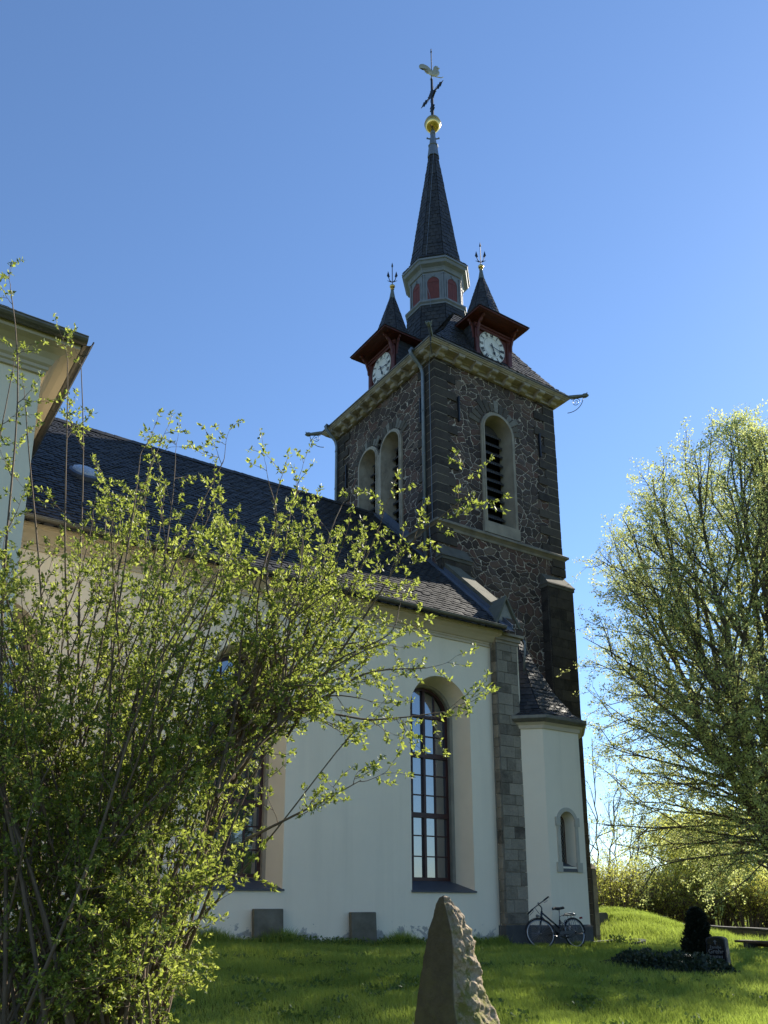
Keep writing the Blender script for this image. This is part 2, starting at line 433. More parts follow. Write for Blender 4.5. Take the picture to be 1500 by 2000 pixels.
# ------------------------------------------------------------------ architecture helpers
def slates(mb, A, B, C, D, rh=.19, sw=.24, lift=.018):
    """roof face A,B bottom, C,D top (B->C right edge) covered with overlapping slates"""
    A, B, C, D = map(Vector, (A, B, C, D))
    hgt = ((A + B) / 2 - (C + D) / 2).length
    n = max(1, round(hgt / rh)); nrm = (B - A).cross(D - A)
    if nrm.length < 1e-6: nrm = (B - A).cross(C - A)
    nrm.normalize()
    for i in range(n):
        t0 = i / n; t1 = min(1.0, (i + 1.3) / n)
        L0 = A.lerp(D, t0); R0 = B.lerp(C, t0); L1 = A.lerp(D, t1); R1 = B.lerp(C, t1)
        wd = (R0 - L0).length
        k = max(1, round(wd / sw)); off = (i % 2) * .5 + rnd.uniform(-.08, .08)
        us = [max(0, min(1, (j - off) / k)) for j in range(0, k + 2)]
        for a, b in zip(us[:-1], us[1:]):
            if b - a < .15 / k: continue
            j0 = rnd.uniform(.8, 1.5) * lift; j1 = j0 + rnd.uniform(-.4, .4) * lift; dz = rnd.uniform(-.06, .03)
            g_ = .006 / max(wd, .01)
            p0 = L0.lerp(R0, a + g_) ; p1 = L0.lerp(R0, b - g_)
            q0 = L1.lerp(R1, a + g_); q1 = L1.lerp(R1, b - g_)
            dn = (p0 - q0) * dz
            c0 = p0.lerp(p1, .14) + dn; c1 = p0.lerp(p1, .86) + dn
            e0 = p0.lerp(q0, .16); e1 = p1.lerp(q1, .16)
            f = [e0 + nrm * j0, c0 + nrm * j0, c1 + nrm * j1, e1 + nrm * j1, q1 + nrm * .004, q0 + nrm * .004]
            mb.quad(*f)
            mb.v.extend([tuple(c0 - nrm * .002), tuple(c1 - nrm * .002)])
            m_ = len(mb.v); mb.f.append((m_ - 7, m_ - 2, m_ - 1, m_ - 6))

def blocks(mb, o, u, n, width, z0, z1, rh=.33, proud=.02, gap=.012, split=None, jit=.006):
    """coursed blocks on a vertical face: o origin xy, u along, n outward"""
    z = z0; i = 0
    while z < z1 - .06:
        h = min(rh * rnd.uniform(.85, 1.15), z1 - z)
        if z1 - z - h < .12: h = z1 - z
        if split: cuts = [0] + [c * width for c in split[i % len(split)]] + [width]
        else: cuts = [0, width]
        for a, b in zip(cuts[:-1], cuts[1:]):
            p = proud + rnd.uniform(0, jit)
            c = Vector((o[0] + u[0] * (a + b) / 2 + n[0] * (p / 2 - .03), o[1] + u[1] * (a + b) / 2 + n[1] * (p / 2 - .03), z + h / 2))
            mb.obox(c, Vector((u[0], u[1], 0)) * ((b - a) / 2 - gap / 2), Vector((n[0], n[1], 0)) * (p / 2 + .03), (0, 0, h / 2 - gap / 2))
        z += h; i += 1

def wall_open(mb, o, u, width, z0, z1, ops, seg=12):
    """vertical wall from o along u with arched openings (uc, hw, sill, spring)"""
    us = {0.0, width}
    for uc, hw, zs, zp in ops:
        for k in range(seg + 1): us.add(round(uc - hw * math.cos(math.pi * k / seg), 5))
    us = sorted(us)
    P = lambda a, z: (o[0] + u[0] * a, o[1] + u[1] * a, z)
    for a, b in zip(us[:-1], us[1:]):
        m = (a + b) / 2; hit = None
        for op in ops:
            if abs(m - op[0]) < op[1]: hit = op
        if hit is None: mb.quad(P(a, z0), P(b, z0), P(b, z1), P(a, z1))
        else:
            uc, hw, zs, zp = hit
            za = zp + math.sqrt(max(0, hw * hw - (a - uc) ** 2)); zb = zp + math.sqrt(max(0, hw * hw - (b - uc) ** 2))
            if zs > z0: mb.quad(P(a, z0), P(b, z0), P(b, zs), P(a, zs))
            mb.quad(P(a, za), P(b, zb), P(b, z1), P(a, z1))

def arch(uc, hw, zs, zp, seg=24):
    return [(uc - hw, zs)] + [(uc - hw * math.cos(math.pi * k / seg), zp + hw * math.sin(math.pi * k / seg)) for k in range(seg + 1)] + [(uc + hw, zs)]
def strip(mb, o, u, n, A, dA, B, dB):
    P = lambda q, d: (o[0] + u[0] * q[0] + n[0] * d, o[1] + u[1] * q[0] + n[1] * d, q[1])
    for i in range(len(A) - 1):
        mb.quad(P(A[i], dA), P(A[i + 1], dA), P(B[i + 1], dB), P(B[i], dB))

def arch_band(mb, o, u, n, uc, hw_in, hw_out, zs, zp, d0, d1, seg=24):
    """arched surround band of rectangular section between depths d0 (out) and d1 (in)"""
    Ai = arch(uc, hw_in, zs, zp, seg); Ao = arch(uc, hw_out, zs, zp, seg)
    strip(mb, o, u, n, Ao, d1, Ao, d0); strip(mb, o, u, n, Ao, d0, Ai, d0); strip(mb, o, u, n, Ai, d0, Ai, d1)

# ------------------------------------------------------------------ CHURCH
church = thing('church', 'church with white plastered nave, slate roofs and dark rubble stone tower with slender spire', 'church', (12, 18, .3))
XT0, XT1, YT0, YT1 = 14.6, 19.85, 18.6, 24.6
CX, CY = 17.17, 21.65

# nave walls ---------------------------------------------------------
NAV_W = [12.53, 7.38, 2.23]
SILL, SPR, HWO, HWI, YG = 1.5, 5.755, .925, .765, 16.74
o0 = (-8, 16.0); u0 = (1, 0)
mb = MB(); wall_open(mb, o0, u0, 14.35 + 8, -.8, 8.0, [(c + 8, HWO, SILL, SPR) for c in NAV_W], 20)
mb.quad((14.35, 16, -.8), (15.2, 16, -.8), (15.2, 16, 8), (14.35, 16, 8))
mb.quad((15.2, 16, -.8), (15.2, 27.8, -.8), (15.2, 27.8, 8), (15.2, 16, 8))
mb.quad((-8, 27.8, -.8), (-8, 27.8, 8), (15.2, 27.8, 8), (15.2, 27.8, -.8))
mb.quad((-8, 16, -.8), (-8, 16, 8), (-8, 27.8, 8), (-8, 27.8, -.8))
mb.build('nave_wall', MT['plaster'], church)

def frame_bars(mb, cx, hw, z0, zp, y, t=.03):
    """casement frame in plane y"""
    # outer ring
    Ao = arch(cx, hw, z0, zp, 20); Ai = arch(cx, hw - .075, z0 + .09, zp, 20)
    P = lambda q, yy: (q[0], yy, q[1])
    for i in range(len(Ao) - 1):
        a, b, c, d = Ao[i], Ao[i + 1], Ai[i + 1], Ai[i]
        mb.quad(P(a, y - .04), P(b, y - .04), P(c, y - .04), P(d, y - .04)); mb.quad(P(d, y - .04), P(c, y - .04), P(c, y + .03), P(d, y + .03))
    mb.box(cx - hw, cx + hw, y - .043, y + .03, z0, z0 + .09)
    ht = zp + hw
    mb.box(cx - .035, cx + .035, y - .05, y + .03, z0 + .08, ht - .05)
    def hb(z, h, d):
        half = hw - .04 if z < zp else math.sqrt(max(.01, hw * hw - (z - zp) ** 2)) - .03
        mb.box(cx - half, cx + half, y - d, y + .026, z - h / 2, z + h / 2)
    H = zp - z0
    rows = [z0 + .09 + (H - .09) * k / 8 for k in range(9)]
    for k in range(1, 9):
        if k in (3, 6): hb(rows[k], .12, .055)
        elif k == 8: hb(rows[k], .07, .047)
        else: hb(rows[k], .028, .022)
    for sx in (-1, 1):
        x = cx + sx * (hw - .04) / 2; top = zp + math.sqrt(hw * hw - (x - cx) ** 2) - .04
        mb.box(x - .016, x + .016, y - .019, y + .024, z0 + .08, top)

for c in NAV_W:
    mb = MB(); o = (0, 16.0); u = (1, 0); n = (0, 1)
    A = arch(c, HWO, SILL, SPR); B = arch(c, .80, SILL + .16, SPR + .02)
    strip(mb, o, u, n, A, 0, B, .55)
    win = mb.build('window', MT['reveal'], church)
    mb = MB(); strip(mb, o, u, n, B, .55, arch(c, .745, SILL + .18, SPR + .02), .60); strip(mb, o, u, n, arch(c, .745, SILL + .18, SPR + .02), .60, arch(c, .745, SILL + .18, SPR + .02), YG - 16 + .05)
    mb.build('window_jamb', MT['stoneg'], win)
    mb = MB(); frame_bars(mb, c, .745, SILL + .24, SPR + .02, YG); mb.build('frame', MT['redframe'], win)
    mb = MB(); pts = arch(c, .72, SILL + .24, SPR + .02, 20); mb.quad(*[(p[0], YG + .012, p[1]) for p in pts]); mb.build('pane', MT['glass'], win)
    mb = MB()
    mb.hexa([(c - HWO - .03, 15.955, SILL - .03), (c + HWO + .03, 15.955, SILL - .03), (c + .76, YG - .03, SILL + .12), (c - .76, YG - .03, SILL + .12),
             (c - HWO - .03, 15.955, SILL + .005), (c + HWO + .03, 15.955, SILL + .005), (c + .76, YG - .03, SILL + .25), (c - .76, YG - .03, SILL + .25)])
    mb.build('sill', MT['sill'], win)

# nave eaves cornice + gutter
def eave_profile(mb, x0, x1, yw, zt, nrm=-1, s=1.0):
    prof = [(0, -.36), (.035, -.36), (.035, -.30), (.06, -.28), (.06, -.25), (.10, -.235), (.16, -.18), (.24, -.12), (.34, -.075), (.36, -.07), (.36, -.02), (.40, -.01), (.40, .03), (0, .03)]
    mb.prism([(x0, yw + nrm * a * s, zt + b * s) for a, b in prof], (x1 - x0, 0, 0))
mb = MB(); eave_profile(mb, 2.1, 14.33, 16.0, 8.06); mb.build('nave_cornice', MT['cornice'], church)
mb = MB()
def gutter(mb, pts, r=.085, out=Vector((0, -1, 0))):
    for a, b in zip(pts[:-1], pts[1:]):
        a = Vector(a); b = Vector(b); d = (b - a).normalized(); side = d.cross(Vector((0, 0, 1)))
        ang = [math.pi * k / 8 for k in range(9)]
        for k in range(8):
            p = lambda q, t, rr: q + side * math.cos(t) * rr - Vector((0, 0, 1)) * math.sin(t) * rr
            mb.quad(p(a, ang[k], r), p(b, ang[k], r), p(b, ang[k + 1], r), p(a, ang[k + 1], r))
            mb.quad(p(a, ang[k + 1], r * .93), p(b, ang[k + 1], r * .93), p(b, ang[k], r * .93), p(a, ang[k], r * .93))
        for s_ in (-1, 1): mb.tube([a + side * s_ * r, b + side * s_ * r], .012, 6)
        L = (b - a).length; k = 0
        while k * 1.9 < L - .3:
            q = a + d * (k * 1.9 + .3); k += 1
            mb.tube([q + side * math.cos(t) * (r + .004) - Vector((0, 0, 1)) * math.sin(t) * (r + .004) for t in ang], .008, 4)
gutter(mb, [(2.1, 15.5, 8.17), (14.32, 15.5, 8.17)])
mb.build('nave_gutter', MT['zinc'], church)

# nave roof
RZ = lambda y: 8.32 + .926 * (y - 15.74)
YRG = 21.88
mb = MB()
mb.quad((-8, 15.5, RZ(15.5) - .03), (14.6, 15.5, RZ(15.5) - .03), (14.6, YRG, RZ(YRG) - .03), (-8, YRG, RZ(YRG) - .03))
mb.quad((14.6, 28.2, RZ(15.5) - .03), (-8, 28.2, RZ(15.5) - .03), (-8, YRG, RZ(YRG) - .03), (14.6, YRG, RZ(YRG) - .03))
mb.quad((-8, 16, 8), (-8, YRG, RZ(YRG) - .05), (-8, 27.8, 8))
slates(mb, (-2, 15.44, RZ(15.44) - .02), (14.6, 15.44, RZ(15.44) - .02), (14.6, YRG, RZ(YRG) - .02), (-2, YRG, RZ(YRG) - .02), .165, .25, .022)
nroof = mb.build('nave_roof', MT['slate'], church)
mb = MB()
x = -2.0
while x < 14.5:
    j = rnd.uniform(0, .02); mb.hexa([(x, YRG - .13, RZ(YRG) - .10 + j), (x + .27, YRG - .13, RZ(YRG) - .10 + j), (x + .27, YRG + .13, RZ(YRG) - .10), (x, YRG + .13, RZ(YRG) - .10),
             (x, YRG - .03, RZ(YRG) + .045 + j), (x + .27, YRG - .03, RZ(YRG) + .045), (x + .27, YRG + .03, RZ(YRG) + .045), (x, YRG + .03, RZ(YRG) + .045 + j)]); x += .262
mb.build('ridge_slates', MT['slate'], nroof)
# round roof light
mb = MB(); cc = Vector((4.1, 18.3, RZ(18.3) + .05)); un = Vector((0, -.68, .733)); uu = Vector((0, .733, .68)); ux = Vector((1, 0, 0))
for r0, z0_, r1, z1_ in ((.36, -.08, .36, .06), (.36, .06, .30, .09)):
    for k in range(20):
        a = 2 * math.pi * k / 20; b = 2 * math.pi * (k + 1) / 20
        f = lambda t, r, h: cc + ux * math.cos(t) * r + uu * math.sin(t) * r + un * h
        mb.quad(f(a, r0, z0_), f(b, r0, z0_), f(b, r1, z1_), f(a, r1, z1_))
rl = mb.build('roof_light', MT['lead'], church, True)
mb = MB()
for i in range(4):
    for k in range(20):
        a = 2 * math.pi * k / 20; b = 2 * math.pi * (k + 1) / 20; e0 = math.pi / 2 * i / 4; e1 = math.pi / 2 * (i + 1) / 4
        f = lambda t, e: cc + (ux * math.cos(t) + uu * math.sin(t)) * .30 * math.cos(e) + un * (.09 + .09 * math.sin(e))
        mb.quad(f(a, e0), f(b, e0), f(b, e1), f(a, e1))
mb.build('dome_pane', simple('milky_dome', (.42, .44, .47), None, 5, .15), rl, True)

# gable parapet at the west end: coping, flashing, kneeler --------------------
mb = MB()
mb.hexa([(14.62, 15.8, 8.0), (15.25, 15.8, 8.0), (15.25, 18.6, RZ(18.6) - .6), (14.62, 18.6, RZ(18.6) - .6),
         (14.62, 15.8, RZ(15.8) + .16), (15.25, 15.8, RZ(15.8) + .16), (15.25, 18.6, RZ(18.6) + .16), (14.62, 18.6, RZ(18.6) + .16)])
mb.quad((15.18, 18.6, 0), (15.18, 24.6, 0), (15.18, 24.6, 12), (15.18, 18.6, 12))
mb.build('gable_wall', MT['rubble'], church, uv=True)
mb = MB()
ya, yb = 16.25, 18.58
for k in range(3):
    y0 = ya + (yb - ya) * k / 3 + .004; y1 = ya + (yb - ya) * (k + 1) / 3 - .004
    mb.hexa([(14.60, y0, RZ(y0) + .17), (15.22, y0, RZ(y0) + .17), (15.22, y1, RZ(y1) + .17), (14.60, y1, RZ(y1) + .17),
             (14.60, y0, RZ(y0) + .30), (15.22, y0, RZ(y0) + .26), (15.22, y1, RZ(y1) + .26), (14.60, y1, RZ(y1) + .30)])
mb.build('gable_coping', simple('mossy_coping', (.085, .082, .055), (.15, .135, .095), 3, .9, bs=.5), church)
mb = MB()
def flash(mb, y0, y1, h):
    mb.hexa([(14.36, y0, RZ(y0) + .005), (14.60, y0, RZ(y0) + .005), (14.60, y1, RZ(y1) + .005), (14.36, y1, RZ(y1) + .005),
             (14.36, y0, RZ(y0) + .055), (14.60, y0, RZ(y0) + .055), (14.60, y1, RZ(y1) + .055), (14.36, y1, RZ(y1) + .055)])
    mb.hexa([(14.56, y0, RZ(y0) + .03), (14.60, y0, RZ(y0) + .03), (14.60, y1, RZ(y1) + .03), (14.56, y1, RZ(y1) + .03),
             (14.56, y0, RZ(y0) + h), (14.60, y0, RZ(y0) + h), (14.60, y1, RZ(y1) + h), (14.56, y1, RZ(y1) + h)])
flash(mb, 15.5, 18.6, .17); flash(mb, 18.6, YRG, .34)
y = 15.9
while y < 21.6:
    mb.hexa([(14.35, y, RZ(y) + .05), (14.60, y, RZ(y) + .05), (14.60, y + .03, RZ(y + .03) + .05), (14.35, y + .03, RZ(y + .03) + .05),
             (14.35, y, RZ(y) + .075), (14.60, y, RZ(y) + .075), (14.60, y + .03, RZ(y + .03) + .075), (14.35, y + .03, RZ(y + .03) + .075)]); y += .75
mb.build('roof_flashing', MT['lead'], church)

# corner pilaster with moulded cap and gablet
PY0 = 15.83; PX0, PX1 = 14.26, 14.98
mb = MB(); blocks(mb, (PX0, PY0), (1, 0), (0, -1), PX1 - PX0, .75, 7.82, .29, .03, .012, [[.62], [.34], [.5], [.28, .7], [.7]], .012)
blocks(mb, (PX0, PY0 + .17), (0, -1), (-1, 0), .18, .75, 7.82, .29, .03, .012, None, .01)
pil = mb.build('corner_pilaster', MT['ashlar'], church)
mb = MB(); mb.box(PX0 + .004, PX1 - .004, PY0 + .004, 16.4, -.5, 7.84); mb.build('pilaster_core', MT['mortar'], pil)
mb = MB(); mb.box(PX0 - .10, PX1 + .08, PY0 - .10, 16.1, -.6, .72); mb.build('pilaster_base', MT['plinth'], pil)
mb = MB()
for o_, z0, z1 in ((.05, 7.82, 7.90), (.09, 7.90, 8.02), (.16, 8.02, 8.09)):
    mb.box(PX0 - o_ * .6, PX1 + o_, PY0 - o_, 16.2, z0, z1)
mb.build('pilaster_cap', MT['stoneg'], pil)
mb = MB(); xa, xb, xm = PX0 + .04, PX1 + .05, (PX0 + PX1) / 2 + .04
mb.prism([(xa, PY0 + .02, 8.09), (xb, PY0 + .02, 8.09), (xb, PY0 + .02, 8.34), (xm, PY0 + .02, 9.08), (xa, PY0 + .02, 8.34)], (0, 1.1, 0))
mb.build('gablet', simple('patched_gablet_stone', (.34, .31, .25), (.20, .20, .19), 6, .85, bs=.6), pil)
mb = MB()
for s_ in (-1, 1):
    xe = xa - .02 if s_ < 0 else xb + .06
    mb.hexa([(xe, PY0 - .06, 8.28), (xe + s_ * .03, PY0 - .06, 8.36), (xm, PY0 - .06, 9.19), (xm, PY0 - .06, 9.09),
             (xe, PY0 + 1.15, 8.28), (xe + s_ * .03, PY0 + 1.15, 8.36), (xm, PY0 + 1.15, 9.19), (xm, PY0 + 1.15, 9.09)])
mb.build('gablet_coping', simple('dark_coping', (.10, .10, .075), (.14, .135, .10), 4, .9, bs=.5), pil)

# wing at the left ---------------------------------------------------------
WX, WY, WZ = 2.02, 12.6, 9.42
mb = MB(); mb.box(-9, WX, WY, 16.02, -.8, WZ + .1); mb.build('wing_wall', MT['plaster'], church)
mb = MB()
prof = [(0, -.16), (.05, -.16), (.05, -.10), (.08, -.08), (.08, -.03), (.12, 0), (.15, .08), (.22, .15), (.33, .20), (.45, .22), (.45, .30), (0, .30)]
pts0 = [(-9, WY), (WX, WY), (WX, 16.0)]
for i in range(len(prof) - 1):
    (a, za), (b, zb) = prof[i], prof[i + 1]
    za += WZ; zb += WZ
    mb.quad((-9, WY - a, za), (WX + a, WY - a, za), (WX + b, WY - b, zb), (-9, WY - b, zb))
    mb.quad((WX + a, WY - a, za), (WX + a, 16, za), (WX + b, 16, zb), (WX + b, WY - b, zb))
mb.build('wing_cornice', MT['cornice'], church)
mb = MB(); GZ = WZ + .38; e = .52
gutter(mb, [(-9, WY - e, GZ), (WX + e, WY - e, GZ)], .105); gutter(mb, [(WX + e, WY - e, GZ), (WX + e, 17.0, GZ)], .105)
mb.build('wing_gutter', MT['zinc'], church)
mb = MB(); k = .80; dd = 5.2
ax, ay = WX + .50, WY - .50; zz = WZ + .36
mb.quad((-9, ay, zz), (ax, ay, zz), (ax - dd, ay + dd, zz + dd * k), (-9, ay + dd, zz + dd * k))
mb.quad((ax, ay, zz), (ax, 24, zz), (ax - dd, 24, zz + dd * k), (ax - dd, ay + dd, zz + dd * k))
slates(mb, (-4, ay - .02, zz + .02), (ax, ay - .02, zz + .02), (ax - dd, ay + dd, zz + .02 + dd * k), (-4, ay + dd, zz + .02 + dd * k), .2, .28, .02)
mb.build('wing_roof', MT['slate'], church)

# tower shaft -----------------------------------------------------------------
ZS = 12.45      # string course
hw, su = .60, .10
SW = (17.17 - XT0, hw, 12.98, 16.33)
EO = (XT0, YT1)         # east face runs from far corner to near corner
EW = [(YT1 - 22.42, .53, 12.9, 16.15), (YT1 - 21.03, .53, 12.9, 16.15)]
mb = MB()
wall_open(mb, (XT0, YT0), (1, 0), XT1 - XT0, ZS, 18.4, [SW], 20)
wall_open(mb, EO, (0, -1), YT1 - YT0, ZS, 18.4, EW, 20)
mb.quad((XT1, YT0, ZS), (XT1, YT1, ZS), (XT1, YT1, 18.4), (XT1, YT0, 18.4)); mb.quad((XT1, YT1, ZS), (XT0, YT1, ZS), (XT0, YT1, 18.4), (XT1, YT1, 18.4))
LO = .05
x0, x1, y0, y1 = XT0 - LO, XT1 + LO, YT0 - LO, YT1 + LO
mb.quad((x0, y0, -.8), (x1, y0, -.8), (x1, y0, ZS), (x0, y0, ZS)); mb.quad((x0, y1, -.8), (x0, y0, -.8), (x0, y0, ZS), (x0, y1, ZS))
mb.quad((x1, y0, -.8), (x1, y1, -.8), (x1, y1, ZS), (x1, y0, ZS)); mb.quad((x1, y1, -.8), (x0, y1, -.8), (x0, y1, ZS), (x1, y1, ZS))
mb.build('tower_wall', MT['rubble'], church, uv=True)

# quoins
mb = MB()
def quoin(mb, cx, cy, ux, uy, z0, z1, l=(.85, .5), rh=.31, pr=.035):
    """corner at cx,cy; ux, uy = direction (+1/-1) in which the walls run"""
    z = z0; i = 0
    while z < z1 - .1:
        h = min(rh, z1 - z)
        a, b = (l[0], l[1]) if i % 2 == 0 else (l[1], l[0])
        a *= rnd.uniform(.88, 1.12); b *= rnd.uniform(.88, 1.12); p = pr + rnd.uniform(0, .008); g_ = .014
        xs = sorted((cx - ux * p, cx + ux * a)); ys = sorted((cy - uy * p, cy + uy * b))
        q = rnd.uniform(.3, .36)
        # L shaped: a slab on each face
        ya_ = sorted((cy - uy * p, cy + uy * .2)); xa_ = sorted((cx - ux * p, cx + ux * .2))
        P = [(cx - ux * p, cy - uy * p), (cx + ux * a, cy - uy * p), (cx + ux * a, cy + uy * .15), (cx + ux * .15, cy + uy * .15), (cx + ux * .15, cy + uy * b), (cx - ux * p, cy + uy * b)]
        mb.prism([(x_, y_, z + g_) for x_, y_ in P], (0, 0, h - 2 * g_))
        z += h; i += 1
QN = []
for a_ in ((XT0, YT0, 1, 1, ZS + .1, 18.25), (XT1, YT0, -1, 1, ZS + .1, 18.25), (XT0, YT1, 1, -1, ZS + .1, 18.25)):
    mb = MB(); quoin(mb, *a_)
    if a_[1] == YT0: quoin(mb, a_[0] - LO * a_[2], YT0 - LO, a_[2], 1, 11.75, ZS - .1, (.7, .55))
    QN.append(mb.build('tower_quoins', MT['quoin'], church))
def core(mb, cx, cy, ux, uy, z0, z1, l=.46, p=.031):
    P = [(cx - ux * p, cy - uy * p), (cx + ux * l, cy - uy * p), (cx + ux * l, cy + uy * .1), (cx + ux * .1, cy + uy * .1), (cx + ux * .1, cy + uy * l), (cx - ux * p, cy + uy * l)]
    mb.prism([(x_, y_, z0) for x_, y_ in P], (0, 0, z1 - z0))
for a_, q_ in zip(((XT0, YT0, 1, 1, ZS + .1, 18.25), (XT1, YT0, -1, 1, ZS + .1, 18.25), (XT0, YT1, 1, -1, ZS + .1, 18.25)), QN):
    mb = MB(); core(mb, *a_); mb.build('quoin_joints', MT['mortar'], q_)
# iron tie anchors
for x_, z_ in ((XT0 + .92, 16.65), (XT1 - .75, 16.5)):
    mb = MB(); mb.box(x_ - .024, x_ + .024, YT0 - .09, YT0 + .02, z_ - .45, z_ + .45); mb.build('tie_anchor', MT['iron'], church)
mb = MB(); mb.box(XT0 - .09, XT0 + .02, YT1 - .74, YT1 - .69, 15.9, 16.8); mb.build('tie_anchor', MT['iron'], church)
mb = MB(); mb.box(XT0 - .09, XT0 + .02, YT0 + .67, YT0 + .72, 16.2, 17.1); mb.build('tie_anchor', MT['iron'], church)

# string course
mb = MB()
def ringprof(mb, x0, x1, y0, y1, prof):
    """prof (out, z) swept round a rectangle with mitred corners"""
    for (a, za), (b, zb) in zip(prof[:-1], prof[1:]):
        c = lambda o_, z: [(x0 - o_, y0 - o_, z), (x1 + o_, y0 - o_, z), (x1 + o_, y1 + o_, z), (x0 - o_, y1 + o_, z)]
        A = c(a, za); B = c(b, zb)
        for i in range(4):
            j = (i + 1) % 4; mb.quad(A[i], A[j], B[j], B[i])
ringprof(mb, XT0, XT1, YT0, YT1, [(.04, ZS - .20), (.07, ZS - .20), (.08, ZS - .12), (.14, ZS - .06), (.19, ZS - .03), (.19, ZS + .04), (.0, ZS + .17)])
mb.build('string_course', simple('string_course_stone', (.27, .235, .18), (.13, .115, .09), 2.0, .85, bs=.5), church)

# lower corner buttresses with weathered caps
def buttress(px0, px1, py, zt, base):
    mb = MB(); wdt = px1 - px0
    blocks(mb, (px0, py), (1, 0), (0, -1), wdt, -.4, zt, .34, .03, .012, [[.42], [.66], [.3]], .01)
    d = YT0 - LO - py
    blocks(mb, (px0, py + d), (0, -1), (-1, 0), d, -.4, zt, .34, .03, .012, None, .01)
    blocks(mb, (px1, py), (0, 1), (1, 0), d + .9, -.4, zt, .34, .03, .012, [[.5]], .01)
    b_ = mb.build('tower_buttress', MT['quoin'], church)
    mb = MB(); mb.box(px0 + .004, px1 - .004, py + .004, YT0 + .2, -.5, zt); mb.build('buttress_core', MT['mortard'], b_)
    mb = MB()
    mb.box(px0 - .05, px1 + .05, py - .05, YT0, zt, zt + .10)
    mb.hexa([(px0 - .07, py - .08, zt + .10), (px1 + .07, py - .08, zt + .10), (px1 + .07, YT0, zt + .10), (px0 - .07, YT0, zt + .10),
             (px0 - .07, py - .06, zt + .15), (px1 + .07, py - .06, zt + .15), (px1 - .02, YT0, zt + .62), (px0 + .02, YT0, zt + .62)])
    mb.build('buttress_cap', simple('dark_buttress_cap', (.075, .068, .052), (.12, .11, .085), 3, .9, bs=.6), b_)
buttress(18.80, 19.92, 18.26, 11.15, 0)
buttress(XT0 - .05, 15.62, 18.34, 11.15, 0)

# west stair cheek, lower west buttress and porch seen past the turret
mb = MB(); blocks(mb, (20.0, 18.3), (1, 0), (0, -1), .20, -.4, 2.25, .36, .02, .012, None, .01); blocks(mb, (20.20, 18.3), (0, 1), (1, 0), 1.1, -.4, 2.25, .36, .02, .012, [[.5]], .01)
lb = mb.build('lower_buttress', MT['ashlar'], church)
mb = MB(); mb.box(20.01, 20.19, 18.31, 19.4, -.5, 2.26); mb.hexa([(19.95, 18.26, 2.26), (20.24, 18.26, 2.26), (20.24, 19.4, 2.26), (19.95, 19.4, 2.26), (19.95, 18.35, 2.42), (20.1, 18.35, 2.42), (20.1, 19.4, 2.42), (19.95, 19.4, 2.42)])
mb.build('lower_buttress_core', MT['mortard'], lb)
mb = MB()
pp = [(20.3, 2.1), (20.72, 2.1), (20.78, 1.7)] + [(20.78 + .5 * (1 - math.cos(t)), 1.7 - .75 * math.sin(t)) for t in [k * math.pi / 2 / 8 for k in range(1, 9)]] + [(21.9, .95), (21.95, .90), (21.95, -.5), (20.3, -.5)]
mb.prism([(a, 19.5, b) for a, b in pp], (0, .4, 0)); mb.build('stair_cheek', MT['plinth'], church)
mb = MB(); mb.box(19.9, 20.4, 20.0, 23.2, -.5, 3.5); mb.build('porch_wall', MT['rubble'], church, uv=True)
mb = MB(); mb.prism([(19.9, 19.0, 3.4), (19.9, 24.0, 3.4), (19.9, 21.6, 6.6)], (.75, 0, 0)); mb.build('porch_roof', MT['slated'], church)

# south belfry window ---------------------------------------------------------
def louvre_window(name, o, u, n, uc, hw, zs, zp, depth, sur, mat):
    P = lambda a, z, d: (o[0] + u[0] * a - n[0] * d, o[1] + u[1] * a - n[1] * d, z)
    m_ = MB(); inn = (n[0] * -1, n[1] * -1)
    strip(m_, o, u, inn, arch(uc, hw, zs, zp), 0, arch(uc, hw - .07, zs, zp), depth)
    a0, a1 = uc - hw, uc + hw
    m_.quad(P(a0, zs, 0), P(a1, zs, 0), P(a1 - .05, zs + .12, depth), P(a0 + .05, zs + .12, depth))
    w_ = m_.build(name, mat, church)
    m_ = MB(); arch_band(m_, o, u, inn, uc, hw, hw + sur, zs, zp, -.07, .02); arch_band(m_, o, u, inn, uc, hw + .004, hw + sur * .45, zs, zp, -.095, .0); m_.build('surround', mat, w_)
    m_ = MB(); pts = arch(uc, hw - .05, zs, zp, 16); m_.quad(*[P(a, z, depth + .12) for a, z in pts]); m_.build('dark_opening', MT['dark'], w_)
    m_ = MB(); z = zs + .22; h = hw - .07
    U = Vector((u[0], u[1], 0)); Nn = Vector((n[0], n[1], 0))
    while z < zp + h - .1:
        half = h if z < zp else math.sqrt(max(.02, h * h - (z - zp) ** 2))
        c = Vector(P(uc, z, depth - .02))
        m_.obox(c, U * half, Nn * .13 + Vector((0, 0, -.125)), Nn * .010 + Vector((0, 0, .012)))
        # scalloped lower edge
        k = max(3, int(half * 2 / .09)); e = c + Nn * .13 + Vector((0, 0, -.125))
        for q in range(k):
            a = -half + (q + .5) * 2 * half / k
            m_.obox(e + U * a + Vector((0, 0, -.022)), U * (half / k * .72), Nn * .008, (0, 0, .028))
        z += .335
    m_.build('louvre', MT['louvre'], w_)
    m_ = MB()
    pts = [(a, z) for a, z in arch(uc, hw - .075, zs, zp, 16) if z > zp + .12]
    m_.quad(*[P(a, z, depth - .03) for a, z in pts]); m_.build('tympanum_board', MT['louvre'], w_)
    return w_
sw_ = louvre_window('belfry_window', (XT0, YT0), (1, 0), (0, -1), SW[0], SW[1], SW[2], SW[3], .48, .125, MT['stoneg'])
mb = MB(); mb.box(17.17 - .76, 17.17 + .76, YT0 - .11, YT0 + .02, 12.58, 12.975); mb.build('window_apron', MT['stoneg'], sw_)
ew_ = []
